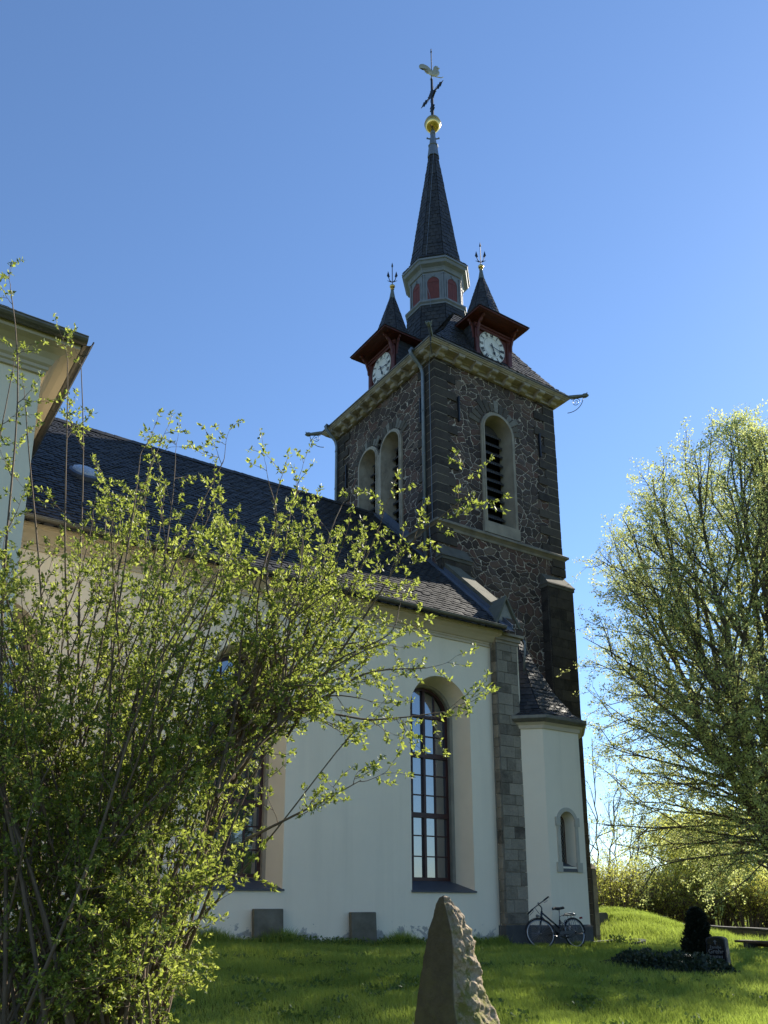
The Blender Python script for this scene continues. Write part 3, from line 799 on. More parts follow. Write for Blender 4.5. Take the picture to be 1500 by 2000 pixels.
for op in EW: ew_.append(louvre_window('belfry_window', EO, (0, -1), (-1, 0), op[0], op[1], op[2], op[3], .50, .115, MT['stone']))
mb = MB(); mb.box(XT0 - .06, XT0 + .3, 21.61, 21.84, 12.7, 16.2); mb.build('window_pier', MT['stone'], ew_[0])
# radiating voussoirs over the belfry windows
def voussoirs(mb, o, u, n, uc, r0, r1, zp, k, a0, a1):
    for i in range(k):
        ta = a0 + (a1 - a0) * i / k + .02; tb = a0 + (a1 - a0) * (i + 1) / k - .02
        rr = r1 * rnd.uniform(.9, 1.08)
        q = [(uc + math.cos(t) * r, zp + math.sin(t) * r) for t, r in ((ta, r0), (tb, r0), (tb, rr), (ta, rr))]
        mb.prism([(o[0] + u[0] * a + n[0] * .025, o[1] + u[1] * a + n[1] * .025, z) for a, z in q], (-n[0] * .08, -n[1] * .08, 0))
MT['vous'] = (m_blocks('arch_stones', [(.055, .045, .04), (.09, .075, .06), (.15, .13, .10), (.07, .06, .05), (.30, .28, .24)], (.13, .11, .085)))
mb = MB(); voussoirs(mb, (XT0, YT0), (1, 0), (0, -1), SW[0], SW[1] + .185, 1.18, SW[3], 13, R(8), R(172)); mb.build('voussoirs', MT['vous'], sw_)
for op, e_ in zip(EW, ew_):
    mb = MB(); voussoirs(mb, EO, (0, -1), (-1, 0), op[0], op[1] + .16, .98, op[3], 11, R(20), R(160)); mb.build('voussoirs', MT['vous'], e_)

# tower cornice ---------------------------------------------------------------
mb = MB()
ringprof(mb, XT0, XT1, YT0, YT1, [(.0, 18.236), (.09, 18.236), (.09, 18.302), (.05, 18.314), (.05, 18.38), (.09, 18.392), (.11, 18.422), (.37, 18.434), (.37, 18.464), (.41, 18.476), (.44, 18.512), (.47, 18.524), (.47, 18.56), (.0, 18.60)])
tc = mb.build('tower_cornice', MT['stone'], church)
def corbel(px, py, n):
    m_ = MB(); t = Vector((-n[1], n[0], 0)) * .125; nn = Vector((n[0], n[1], 0)); c = Vector((px, py, 0))
    pr = [(.0, 18.206), (.07, 18.194), (.15, 18.212), (.19, 18.248), (.17, 18.284), (.20, 18.314), (.29, 18.326), (.345, 18.356), (.355, 18.404), (.345, 18.4352), (0, 18.4352)]
    m_.prism([c + nn * a + Vector((0, 0, z)) - t for a, z in pr], t * 2)
    m_.obox(c + nn * .17 + Vector((0, 0, 18.424)), t * 1.25, nn * .19, (0, 0, .014))
    return m_.build('corbel', MT['stone'], tc)
for k in range(8): corbel(XT0 + .12 + (XT1 - XT0 - .24) * k / 7, YT0 - .06, (0, -1))
for k in range(10): corbel(XT0 - .06, YT0 + .12 + (YT1 - YT0 - .24) * k / 9, (-1, 0))
mb = MB(); ringprof(mb, XT0, XT1, YT0, YT1, [(.40, 18.565), (.50, 18.565), (.51, 18.60), (.36, 18.63)]); mb.build('eaves_edge', MT['zinc'], church)

# gargoyle spouts with scrolled iron stays
def spout(cx, cy, dx, dy):
    d = Vector((dx, dy, 0)).normalized(); a = Vector((cx, cy, 18.60)); m_ = MB()
    m_.tube([a - d * .15, a + d * .2, a + d * .48], [.07, .065, .055], 8)
    m_.tube([a + d * .45, a + d * .49, a + d * .56, a + d * .61, a + d * .67], [.055, .08, .085, .065, .025], 8)
    for s_ in (-1, 1): m_.tube([a + d * .58 + d.cross(Vector((0, 0, 1))) * .06 * s_, a + d * .62 + d.cross(Vector((0, 0, 1))) * .11 * s_ + Vector((0, 0, .06))], [.04, .01], 5)
    s = m_.build('gargoyle_spout', MT['verd'], church)
    m_ = MB(); b = a - d * .10 + Vector((0, 0, -.62))
    arc = [b + d * (.58 * math.sin(t)) + Vector((0, 0, .62 * (1 - math.cos(t)))) for t in [k * math.pi / 2 / 12 for k in range(13)]]
    m_.tube(arc, .013, 5)
    sp = [a + d * (.22 + .15 * (1 - k / 30) * math.cos(k * .42)) + Vector((0, 0, -.23 + .17 * (1 - k / 30) * math.sin(k * .42))) for k in range(27)]
    m_.tube(sp, .011, 5); m_.tube([a + d * .05 + Vector((0, 0, -.10)), a + d * .46 + Vector((0, 0, -.06))], .011, 5)
    m_.build('scrolled_stay', MT['iron'], s)
spout(XT0 - .45, YT0 - .45, -1, -1); spout(XT1 + .45, YT0 - .45, 1, -1); spout(XT0 - .45, YT1 + .45, -1, 1)

# downpipes
def pipe(x, y, ztop, zbot, ex):
    m_ = MB(); m_.tube([(x - .36, y, ztop + .07), (x - .45, y, ztop + .10), (x - .50, y, ztop + .02), (x - .44, y, ztop - .10), (x - .20, y, ztop - .32), (x - .06, y, ztop - .45), (x, y, ztop - .65), (x, y, zbot)], .058, 10)
    z = zbot + .4
    while z < ztop - .6: m_.tube([(x, y, z), (x, y, z + .06)], .068, 10); z += 1.55
    m_.build('downpipe', MT['zincb'], church, True)
pipe(XT0 - .13, YT0 + .46, 18.5, 11.4, 0); pipe(XT0 - .13, YT1 - .12, 18.5, 11.0, 0)
mb = MB(); mb.tube([(XT0 - .47, YT0 - .47, 18.5), (XT0 - .12, YT0 + .12, 18.0), (XT0 - .07, YT0 + .16, 12.6), (XT0 - .2, YT0 + .16, 12.4), (XT0 - .1, YT0 + .12, 9.9)], .011, 5); mb.build('lightning_wire', MT['zincb'], church)

# tower roof --------------------------------------------------------------------
o_ = .47
ex0, ex1, ey0, ey1 = XT0 - o_, XT1 + o_, YT0 - o_, YT1 + o_
lev = [(0, 0, 18.60), (.42, .32, 18.98), (1.1, .72, 19.72), (2.25, 1.55, 21.35), (2.85, 2.3, 22.2)]
mb = MB()
RG = []
for a, b, z in lev: RG.append([(ex0 + a, ey0 + b, z), (ex1 - a, ey0 + b, z), (ex1 - a, ey1 - b, z), (ex0 + a, ey1 - b, z)])
for A, B in zip(RG[:-1], RG[1:]):
    for i in range(4):
        j = (i + 1) % 4; mb.quad(A[i], A[j], B[j], B[i])
        slates(mb, A[i], A[j], B[j], B[i], .17, .20, .02)
mb.quad(*RG[-1])
mb.build('tower_roof', MT['slate'], church)
OC = math.cos(R(22.5))
def octo(r, z, cx=CX, cy=CY): return [(cx + r * math.cos(R(22.5 + 45 * k)), cy + r * math.sin(R(22.5 + 45 * k)), z) for k in range(8)]
mb = MB()
drum = [(1.42, 20.4), (1.22, 21.6), (1.16, 22.62)]
mb.lathe([(r - .02, z) for r, z in drum], 8, CX, CY, R(22.5))
for (ra, za), (rb, zb) in zip(drum[:-1], drum[1:]):
    A = octo(ra, za); B = octo(rb, zb)
    for k in range(8): slates(mb, A[k], A[(k + 1) % 8], B[(k + 1) % 8], B[k], .18, .22, .016)
mb.build('lantern_drum', MT['slate'], church)
mb = MB(); mb.lathe([(1.16, 22.60), (1.19, 22.60), (1.19, 22.66), (1.25, 22.72), (1.25, 22.79), (1.02, 22.86)], 8, CX, CY, R(22.5))
LR = 1.02
mb.lathe([(LR, 22.80), (LR, 24.35)], 8, CX, CY, R(22.5))
mb.lathe([(LR, 24.12), (LR + .05, 24.14), (LR + .08, 24.22), (LR + .12, 24.28), (LR + .26, 24.36), (LR + .30, 24.46), (LR + .34, 24.48), (LR + .34, 24.56), (.9, 24.62)], 8, CX, CY, R(22.5))
ln = mb.build('lantern', MT['lant'], church)
m1 = MB(); m2 = []; 
for k in range(8):
    a = R(45 * k); nn = Vector((math.cos(a), math.sin(a), 0)); tt = Vector((-nn.y, nn.x, 0)); fi = LR * OC; c = Vector((CX, CY, 0)) + nn * fi
    hwf = LR * math.sin(R(22.5))
    for s_ in (-1, 1):        # corner pilasters
        m1.obox(c + tt * s_ * (hwf - .03) + nn * .015 + Vector((0, 0, 23.45)), tt * .028, nn * .022, (0, 0, .60))
        m1.obox(c + tt * s_ * (hwf - .035) + nn * .022 + Vector((0, 0, 24.03)), tt * .035, nn * .028, (0, 0, .03))
        m1.obox(c + tt * s_ * (hwf - .035) + nn * .022 + Vector((0, 0, 22.93)), tt * .035, nn * .028, (0, 0, .05))
    q = arch(0, .225, 22.93, 23.68, 12); q2 = arch(0, .275, 22.93, 23.68, 12)
    P = lambda p, d: c + tt * p[0] + nn * d + Vector((0, 0, p[1]))
    for i in range(len(q) - 1):
        m1.quad(P(q2[i], .028), P(q2[i + 1], .028), P(q[i + 1], .028), P(q[i], .028)); m1.quad(P(q2[i], 0), P(q2[i + 1], 0), P(q2[i + 1], .028), P(q2[i], .028))
    m1.obox(c + nn * .03 + Vector((0, 0, 23.98)), tt * .04, nn * .02, (0, 0, .06))
    sh = MB(); sh.prism([P(p, .004) for p in q], nn * .012)
    sh.obox(c + nn * .018 + Vector((0, 0, 23.33)), tt * .010, nn * .006, (0, 0, .40)); sh.obox(c + nn * .018 + Vector((0, 0, 23.70)), tt * .215, nn * .006, (0, 0, .012))
    for s_ in (-1, 1): sh.obox(c + nn * .018 + tt * s_ * .11 + Vector((0, 0, 23.3)), tt * .004, nn * .003, (0, 0, .36))
    sh.build('shutter', MT['shutter'], ln)
m1.build('lantern_mouldings', MT['lant'], ln)

# spire
mb = MB()
spi = [(1.37, 24.585), (1.19, 24.68), (1.05, 24.95), (.95, 25.5), (.17, 30.65)]
mb.lathe([(r - .015, z) for r, z in spi], 8, CX, CY, R(22.5))
for (ra, za), (rb, zb) in zip(spi[:-1], spi[1:]):
    A = octo(ra, za); B = octo(rb, zb)
    for k in range(8): slates(mb, A[k], A[(k + 1) % 8], B[(k + 1) % 8], B[k], .19, .2, .014)
mb.build('spire', MT['slate'], church)
mb = MB(); mb.lathe([(.25, 30.45), (.185, 31.0), (.21, 31.02), (.21, 31.06), (.16, 31.1), (.10, 31.62), (.12, 31.64), (.11, 31.75), (.07, 31.85)], 8, CX, CY, R(22.5))
d = Vector((math.cos(HD), -math.sin(HD), 0))
for s_ in (-1, 1):
    p = Vector((CX, CY, 31.42)); mb.tube([p + d * s_ * .05, p + d * s_ * .2 + Vector((0, 0, .02)), p + d * s_ * .25 + Vector((0, 0, .05))], [.035, .03, .045], 6)
mb.build('spire_cap', MT['zincb'], church)
mb = MB(); mb.tube([(CX - .35, CY - .5, 30.4), (CX - .9, CY - .55, 24.7), (CX - 1.3, CY - .55, 24.6), (CX - .9, CY - .75, 22.9), (CX - 1.0, CY - .9, 22.3)], .006, 4); mb.build('spire_wire', MT['zincb'], church)
mb = MB(); r_ = .335
mb.lathe([(.001 + r_ * math.cos(math.pi * (k / 24 - .5)), 32.18 + r_ * math.sin(math.pi * (k / 24 - .5))) for k in range(25)], 32, CX, CY)
mb.lathe([(r_ + .004, 32.165), (r_ + .012, 32.17), (r_ + .012, 32.19), (r_ + .004, 32.195)], 32, CX, CY)
mb.build('gilded_ball', MT['gold'], church, True)
mb = MB(); mb.tube([(CX, CY, 32.45), (CX, CY, 34.55)], [.065, .05], 8); mb.tube([(CX, CY, 34.5), (CX, CY, 36.2)], .022, 6)
pz = 33.75; pc = Vector((CX, CY, pz)); yv = Vector((0, 1, 0)); zv = Vector((0, 0, 1))
mb.tube([pc - yv * .60, pc + yv * .60], .03, 6)
for s_ in (-1, 1):
    for q_ in (.42, .55): mb.obox(pc + yv * s_ * q_, (0, .055, .055), (0, .055, -.055), (.025, 0, 0))
    mb.tube([pc + yv * s_ * .58, pc + yv * s_ * .76], [.035, .010], 6)
for q_ in (-.66, -.80): mb.obox(pc + zv * q_, (0, .07, .07), (0, .07, -.07), (.03, 0, 0))
for k in range(8):
    a = R(22.5 + 45 * k); v = yv * math.cos(a) + zv * math.sin(a); mb.tube([pc + v * .08, pc + v * .34], [.02, .006], 5)
mb.obox(pc, (0, .11, .11), (0, .11, -.11), (.045, 0, 0))
mb.lathe([(.001, 36.0), (.035, 36.03), (.035, 36.07), (.001, 36.1)], 8, CX, CY)
mb.build('iron_cross', MT['iron'], church)
# weathercock, flat body with rounded belly
oc = [(-.72, .40), (-.75, .55), (-.67, .69), (-.50, .74), (-.33, .67), (-.21, .52), (-.13, .36), (-.02, .29), (.09, .32), (.16, .43), (.19, .57), (.18, .68), (.24, .66), (.26, .74), (.31, .69), (.36, .73), (.40, .64), (.51, .58), (.40, .53), (.42, .43), (.48, .30), (.46, .16), (.36, .04), (.20, -.04), (.05, -.05),
      (-.10, .02), (-.22, .12), (-.31, .09), (-.30, .21), (-.41, .19), (-.38, .33), (-.50, .32), (-.45, .45), (-.58, .43), (-.54, .54), (-.65, .50)]
L = Vector((math.cos(HD - R(8)), -math.sin(HD - R(8)), 0)); Fw = Vector((-L.y, L.x, 0))
mb = MB(); s_ = .80; base = Vector((CX, CY, 34.75)); n0 = len(mb.v)
cxo, czo = .02, .30
for dsp, sc_ in ((-.05, .45), (-.035, .8), (0, 1), (.035, .8), (.05, .45)):
    for a, b in oc:
        aa = cxo + (a - cxo) * sc_ if abs(dsp) > .01 else a; bb = czo + (b - czo) * sc_ if abs(dsp) > .01 else b
        mb.v.append(tuple(base + L * aa * s_ * 0.9 + zv * bb * s_ + Fw * dsp))
K = len(oc)
for i in range(4):
    for k in range(K): mb.f.append((n0 + i * K + k, n0 + i * K + (k + 1) % K, n0 + (i + 1) * K + (k + 1) % K, n0 + (i + 1) * K + k))
mb.f.append(tuple(range(n0, n0 + K))); mb.f.append(tuple(range(n0 + 4 * K, n0 + 5 * K)))
mb.tube([base + L * -.0 + zv * -.02, base + L * -.06 - zv * .22, base - zv * .28], .018, 5); mb.tube([base + L * .15 + zv * -.02, base + L * .42 + zv * -.04, base + L * .5 + zv * .02], .018, 5)
mb.build('weathercock', MT['cock'], church)

# clock dormers -------------------------------------------------------------------
def dial(c, u, n, r=.575):
    """clock face centred at c in plane of u (right) and z, n outward"""
    c = Vector(c); u = Vector(u); n = Vector(n)
    m_ = MB(); m_.quad(*[c + u * r * math.cos(2 * math.pi * k / 48) + zv * r * math.sin(2 * math.pi * k / 48) + n * .02 for k in range(48)])
    for k in range(48):
        a = 2 * math.pi * k / 48; b = 2 * math.pi * (k + 1) / 48; f = lambda t, rr, d_: c + u * rr * math.cos(t) + zv * rr * math.sin(t) + n * d_
        m_.quad(f(a, r, 0), f(b, r, 0), f(b, r, .02), f(a, r, .02))
    D = m_.build('clock_dial', MT['dial'], church)
    m_ = MB()
    def st(p, q, wd):   # stroke
        p = Vector((p[0], p[1])); q = Vector((q[0], q[1])); d_ = (q - p); ln_ = d_.length; d_ /= ln_; s = Vector((-d_.y, d_.x)) * wd / 2
        m_.quad(*[c + u * e.x + zv * e.y + n * .026 for e in (p + s, p - s, q - s, q + s)])
    def numeral(txt, ang):
        rad = Vector((math.sin(ang), math.cos(ang))); tan = Vector((rad.y, -rad.x)); h0, h1 = r * .70, r * .93
        ws = {'I': .34, 'V': .66, 'X': .72}; tot = sum(ws[k_] for k_ in txt); sc_ = .100; x_ = -tot / 2 * sc_
        W, T = .026, .011
        for ch in txt:
            w_ = ws[ch] * sc_; a = x_ + .012; b = x_ + w_ - .012; m2_ = (a + b) / 2; P = lambda xx, hh: rad * hh + tan * xx
            if ch == 'I': st(P(m2_, h0), P(m2_, h1), W)
            elif ch == 'V': st(P(a, h1), P(m2_, h0), W); st(P(b, h1), P(m2_, h0), T)
            else: st(P(a, h1), P(b, h0), W); st(P(b, h1), P(a, h0), T)
            x_ += w_
        st(rad * h0 - tan * tot / 2 * sc_, rad * h0 + tan * tot / 2 * sc_, .008); st(rad * h1 - tan * tot / 2 * sc_, rad * h1 + tan * tot / 2 * sc_, .008)
    for i, tx in enumerate(['XII', 'I', 'II', 'III', 'IIII', 'V', 'VI', 'VII', 'VIII', 'IX', 'X', 'XI']): numeral(tx, 2 * math.pi * i / 12)
    for rr in (.62, .965):
        for k in range(48):
            a = 2 * math.pi * k / 48; b = 2 * math.pi * (k + 1) / 48; f = lambda t, q: c + u * q * math.cos(t) + zv * q * math.sin(t) + n * .025
            m_.quad(f(a, r * rr), f(b, r * rr), f(b, r * rr - .008), f(a, r * rr - .008))
    m_.build('numerals', MT['black'], D)
    for nm, ang, ln_, wd, off in (('minute_hand', R(100), .50, .028, .06), ('hour_hand', R(161), .34, .05, .05)):
        m_ = MB(); rad = u * math.sin(ang) + zv * math.cos(ang); tan = u * math.cos(ang) - zv * math.sin(ang); q = c + n * off
        m_.prism([q - rad * .13 - tan * wd * .4, q - rad * .13 + tan * wd * .4, q + rad * ln_ * .55 + tan * wd * .35, q + rad * ln_ * .62 + tan * wd * 1.1, q + rad * ln_, q + rad * ln_ * .62 - tan * wd * 1.1, q + rad * ln_ * .55 - tan * wd * .35], n * .008)
        m_.build(nm, MT['black'], D)
def dormer(cx, cy, u, n):
    """face centre at cx,cy on the tower face; u right, n outward"""
    u = Vector(u); n = Vector(n); c = Vector((cx, cy, 0)); hw_ = .80
    W = lambda a, d_, z: c + u * a + n * d_ + zv * z
    m_ = MB()
    def bx_(a0, a1, d0, d1, z0, z1): m_.hexa([W(a0, d0, z0), W(a1, d0, z0), W(a1, d1, z0), W(a0, d1, z0), W(a0, d0, z1), W(a1, d0, z1), W(a1, d1, z1), W(a0, d1, z1)])
    bx_(-hw_, hw_, -.03, -1.9, 18.5, 20.3)
    for s_ in (-1, 1): bx_(s_ * hw_ - .07 * (s_ > 0) * 2 + .0, s_ * hw_ + .07 * (s_ < 0) * 2, .03, -.06, 18.6, 20.1)
    bx_(-hw_, hw_, .045, -.03, 20.03, 20.13); bx_(-hw_ - .02, hw_ + .02, .08, -.03, 20.13, 20.20)
    # square inner moulding
    for s_ in (-1, 1): bx_(s_ * .64 - .03, s_ * .64 + .03, .015, -.03, 18.7, 20.03)
    D = m_.build('clock_dormer', MT['red'], church)
    # slated cheeks
    for s_ in (-1, 1):
        m_ = MB()
        A, B, C_, E_ = W(s_ * (hw_ + .012), -.06, 18.55), W(s_ * (hw_ + .012), -1.9, 18.55), W(s_ * (hw_ + .012), -1.9, 20.3), W(s_ * (hw_ + .012), -.06, 20.3)
        if (B - A).cross(E_ - A).dot(u * s_) < 0: A, B, C_, E_ = B, A, E_, C_
        slates(m_, A, B, C_, E_, .16, .17, .014)
        m_.build('slated_cheek', MT['slate'], D)
    # canopy roof: projecting pavilion with boarded soffit
    e, d0, d1 = 1.10, .60, -1.58; zc = 20.36; m_ = MB()
    m_.hexa([W(-e, d0, zc), W(e, d0, zc), W(e, d1, zc), W(-e, d1, zc), W(-e, d0, zc + .05), W(e, d0, zc + .05), W(e, d1, zc + .05), W(-e, d1, zc + .05)])
    for q in (.12, .24, .36, .48): m_.hexa([W(-e, q, zc - .008), W(e, q, zc - .008), W(e, q + .012, zc - .008), W(-e, q + .012, zc - .008), W(-e, q, zc), W(e, q, zc), W(e, q + .012, zc), W(-e, q + .012, zc)])
    if 0: m_.hexa([W(-hw_, .3, 20.24), W(hw_, .3, 20.24), W(hw_, 0, 20.2), W(-hw_, 0, 20.2), W(-hw_, .3, 20.36), W(hw_, .3, 20.37), W(hw_, 0, 20.37), W(-hw_, 0, 20.37)])
    m_.build('canopy_soffit', MT['red'], D)
    m_ = MB(); m = (d0 + d1) / 2; rs = .60
    lo = [W(-e - .03, d0 + .03, zc + .05), W(e + .03, d0 + .03, zc + .05), W(e + .03, d1, zc + .05), W(-e - .03, d1, zc + .05)]
    top = [W(-rs, m + rs, zc + .48), W(rs, m + rs, zc + .48), W(rs, m - rs, zc + .48), W(-rs, m - rs, zc + .48)]
    for i in range(4):
        j = (i + 1) % 4
        if (Vector(lo[j]) - Vector(lo[i])).cross(Vector(top[i]) - Vector(lo[i])).z < 0: a_, b_, c_, d_ = lo[j], lo[i], top[i], top[j]
        else: a_, b_, c_, d_ = lo[i], lo[j], top[j], top[i]
        m_.quad(a_, b_, c_, d_); slates(m_, a_, b_, c_, d_, .15, .17, .014)
    for i in range(4):
        j = (i + 1) % 4; m_.quad(lo[i], lo[j], Vector(lo[j]) + zv * .03, Vector(lo[i]) + zv * .03)
    ac = c + n * m
    pr = [(.74, zc + .42), (.64, zc + .62), (.085, 22.75)]
    m_.lathe([(r - .012, z) for r, z in pr], 8, ac.x, ac.y, R(22.5))
    for (ra, za), (rb, zb) in zip(pr[:-1], pr[1:]):
        A = octo(ra, za, ac.x, ac.y); B = octo(rb, zb, ac.x, ac.y)
        for k in range(8): slates(m_, A[k], A[(k + 1) % 8], B[(k + 1) % 8], B[k], .15, .16, .012)
    m_.build('spirelet', MT['slate'], D)
    m_ = MB(); m_.lathe([(.125, 22.62), (.05, 23.08), (.03, 23.12)], 8, ac.x, ac.y, R(22.5)); m_.build('spirelet_cap', MT['verd'], D)
    m_ = MB(); m_.lathe([(.03, 23.06), (.07, 23.09), (.07, 23.11), (.03, 23.14)] + [(.001 + .10 * math.cos(math.pi * (k / 10 - .5)), 23.22 + .08 * math.sin(math.pi * (k / 10 - .5))) for k in range(11)], 14, ac.x, ac.y); m_.build('gilt_knob', MT['gold'], D, True)
    m_ = MB(); a0 = Vector((ac.x, ac.y, 23.28)); m_.tube([a0, a0 + zv * .85], .016, 5)
    ll = Vector((math.cos(HD), -math.sin(HD), 0))
    m_.tube([a0 + zv * .78, a0 + zv * .84, a0 + zv * 1.0], [.01, .04, .004], 5)
    for s_ in (-1, 1):
        m_.tube([a0 + zv * .12, a0 + ll * s_ * .10 + zv * .22, a0 + ll * s_ * .15 + zv * .40], .015, 5)
        m_.prism([a0 + ll * s_ * .15 + zv * .62, a0 + ll * s_ * .09 + zv * .38, a0 + ll * s_ * .14 + zv * .33, a0 + ll * s_ * .20 + zv * .42], Vector((-ll.y, ll.x, 0)) * .015)
        m_.tube([a0 + ll * s_ * .04 + zv * .14, a0 + ll * s_ * .18 + zv * .20], [.02, .008], 5)
    m_.build('iron_finial', MT['iron'], D)
    for s_ in (-1, 1):
        m_ = MB(); a = s_ * (hw_ - .05)
        def arm(a, dirn, dd):
            pts = [(-.02, 19.70), (.035, 19.66), (.07, 19.72), (.075, 19.84), (.12, 19.93), (.17, 20.04), (.20, 20.12), (.30, 20.17), (.36, 20.25), (.47, 20.28), (.50, 20.36), (.36, 20.36), (.24, 20.27), (.14, 20.22), (.08, 20.10), (.05, 19.98), (-.02, 19.92)]
            t = (u if dirn is n else n) * .032
            o__ = W(a, .03, 0) if dirn is n else W(a + s_ * .05, -.1, 0)
            m_.prism([o__ + dirn * p * dd * .82 + zv * z - t for p, z in pts], t * 2)
        arm(a, n, 1.0); arm(a, u * s_, .55)
        m_.build('bracket', MT['red'], D)
dormer(CX - .06, 18.5, (1, 0, 0), (0, -1, 0)); dial((CX - .16, 18.50, 19.52), (1, 0, 0), (0, -1, 0))
dormer(14.55, CY - .08, (0, -1, 0), (-1, 0, 0)); dial((14.55, CY - .10, 19.52), (0, -1, 0), (-1, 0, 0))

# stair turret -----------------------------------------------------------------
TCX, TCY, TI = 16.02, 16.97, 1.57
TR = TI / OC
ZTW = 5.70
mb = MB(); A = octo(TR, -.5, TCX, TCY); B = octo(TR, ZTW, TCX, TCY)
# face 6 of the octagon looks to -Y; leave an arched opening there
for k in range(8):
    if k == 5: continue
    mb.quad(A[k], A[(k + 1) % 8], B[(k + 1) % 8], B[k])
fx0 = TCX - TR * math.sin(R(22.5)); fx1 = TCX + TR * math.sin(R(22.5)); FY = TCY - TI
wall_open(mb, (fx0, FY), (1, 0), fx1 - fx0, -.5, ZTW, [(16.02 - fx0 + .03, .27, 2.12, 3.22)], 14)
mb.build('turret_wall', MT['plaster'], church)
mb = MB(); uc = 16.02 - fx0 + .03; o = (fx0, FY)
strip(mb, o, (1, 0), (0, 1), arch(uc, .27, 2.12, 3.22), 0, arch(uc, .215, 2.20, 3.22), .36)
tw = mb.build('turret_window', MT['reveal'], church)
mb = MB(); arch_band(mb, o, (1, 0), (0, 1), uc, .27, .37, 2.02, 3.22, -.03, .02)
for s_ in (-1, 1):
    mb.box(fx0 + uc + s_ * .34 - .075, fx0 + uc + s_ * .34 + .075, FY - .045, FY + .01, 3.12, 3.34); mb.box(fx0 + uc + s_ * .35 - .09, fx0 + uc + s_ * .35 + .09, FY - .045, FY + .01, 1.98, 2.22)
mb.build('surround', simple('pale_surround', (.47, .43, .35), (.40, .37, .30), 3, .85), tw)
mb = MB(); mb.hexa([(fx0 + uc - .30, FY - .03, 1.99), (fx0 + uc + .30, FY - .03, 1.99), (fx0 + uc + .25, FY + .38, 2.1), (fx0 + uc - .25, FY + .38, 2.1),
    (fx0 + uc - .28, FY - .028, 2.06), (fx0 + uc + .28, FY - .028, 2.06), (fx0 + uc + .22, FY + .37, 2.26), (fx0 + uc - .22, FY + .37, 2.26)]); mb.build('sill', MT['sill'], tw)
mb = MB(); q = arch(fx0 + uc, .22, 2.2, 3.22, 12); mb.quad(*[(p[0], FY + .345, p[1]) for p in q]); mb.build('pane', MT['glassd'], tw)
mb = MB()
for k in range(-8, 24):
    for s_ in (-1, 1):
        xa_, za_ = -.2, 2.2 + k * .11; 
        p0 = [fx0 + uc - .2, 2.2 + k * .11]; p1 = [fx0 + uc + .2, p0[1] + .62 * 1]
        if s_ < 0: p0[0], p1[0] = p1[0], p0[0]
        # clip in z
        def cl(z): return max(2.24, min(3.40, z))
        z0_, z1_ = cl(p0[1]), cl(p1[1])
        if z1_ - z0_ < .02: continue
        f = lambda z: p0[0] + (p1[0] - p0[0]) * (z - p0[1]) / (p1[1] - p0[1])
        mb.tube([(f(z0_), FY + .32, z0_), (f(z1_), FY + .32, z1_)], .0045, 4)
mb.build('lattice', MT['stoneg'], tw)
mb = MB(); strip(mb, (fx0, FY), (1, 0), (0, 1), arch(uc, .225, 2.2, 3.22), .30, arch(uc, .19, 2.24, 3.22), .30); mb.build('frame', MT['redframe'], tw)
mb = MB(); mb.lathe([(TR + .06, -.6), (TR + .06, .66), (TR + .04, .70), (TR, .72)], 8, TCX, TCY, R(22.5)); mb.build('turret_plinth', MT['plinth'], church)
mb = MB(); mb.lathe([(TR, ZTW - .12), (TR + .04, ZTW - .12), (TR + .06, ZTW - .03), (TR + .12, ZTW + .02), (TR + .16, ZTW + .05), (TR + .16, ZTW + .09), (TR - .1, ZTW + .1)], 8, TCX, TCY, R(22.5)); mb.build('turret_cornice', MT['cornice'], church)
mb = MB(); mb.lathe([(TR + .13, ZTW + .03), (TR + .21, ZTW + .06), (TR + .245, ZTW + .12), (TR + .25, ZTW + .20), (TR + .23, ZTW + .20), (TR + .1, ZTW + .10)], 8, TCX, TCY, R(22.5)); mb.build('turret_gutter', MT['zinc'], church)
mb = MB(); tr = [(TR + .20, ZTW + .18), (TR - .14, ZTW + .42), (TR * .62, ZTW + 1.12), (TR * .30, ZTW + 2.1), (.05, ZTW + 3.0)]
mb.lathe([(r - .02, z) for r, z in tr], 8, TCX, TCY, R(22.5))
for (ra, za), (rb, zb) in zip(tr[:-1], tr[1:]):
    A = octo(ra, za, TCX, TCY); B = octo(rb, zb, TCX, TCY)
    for k in (3, 4, 5, 6, 7): slates(mb, A[k], A[(k + 1) % 8], B[(k + 1) % 8], B[k], .15, .2, .018)
mb.build('turret_roof', MT['slate'], church)
mb = MB(); mb.tube([(15.12, 15.75, 8.05), (15.20, 15.72, 7.95), (15.20, 15.75, 7.6), (15.30, 15.9, 7.2)], [.025, .035, .03, .03], 6); mb.build('parapet_strip', MT['zincb'], church, True)
# lightning conductor rods by the pilaster
mb = MB(); mb.tube([(14.16, 15.93, 7.9), (14.16, 15.93, .3)], .012, 5); mb.tube([(14.22, 15.76, 7.8), (14.22, 15.76, .9)], .009, 5); mb.build('earthing_rod', MT['zinc'], church)

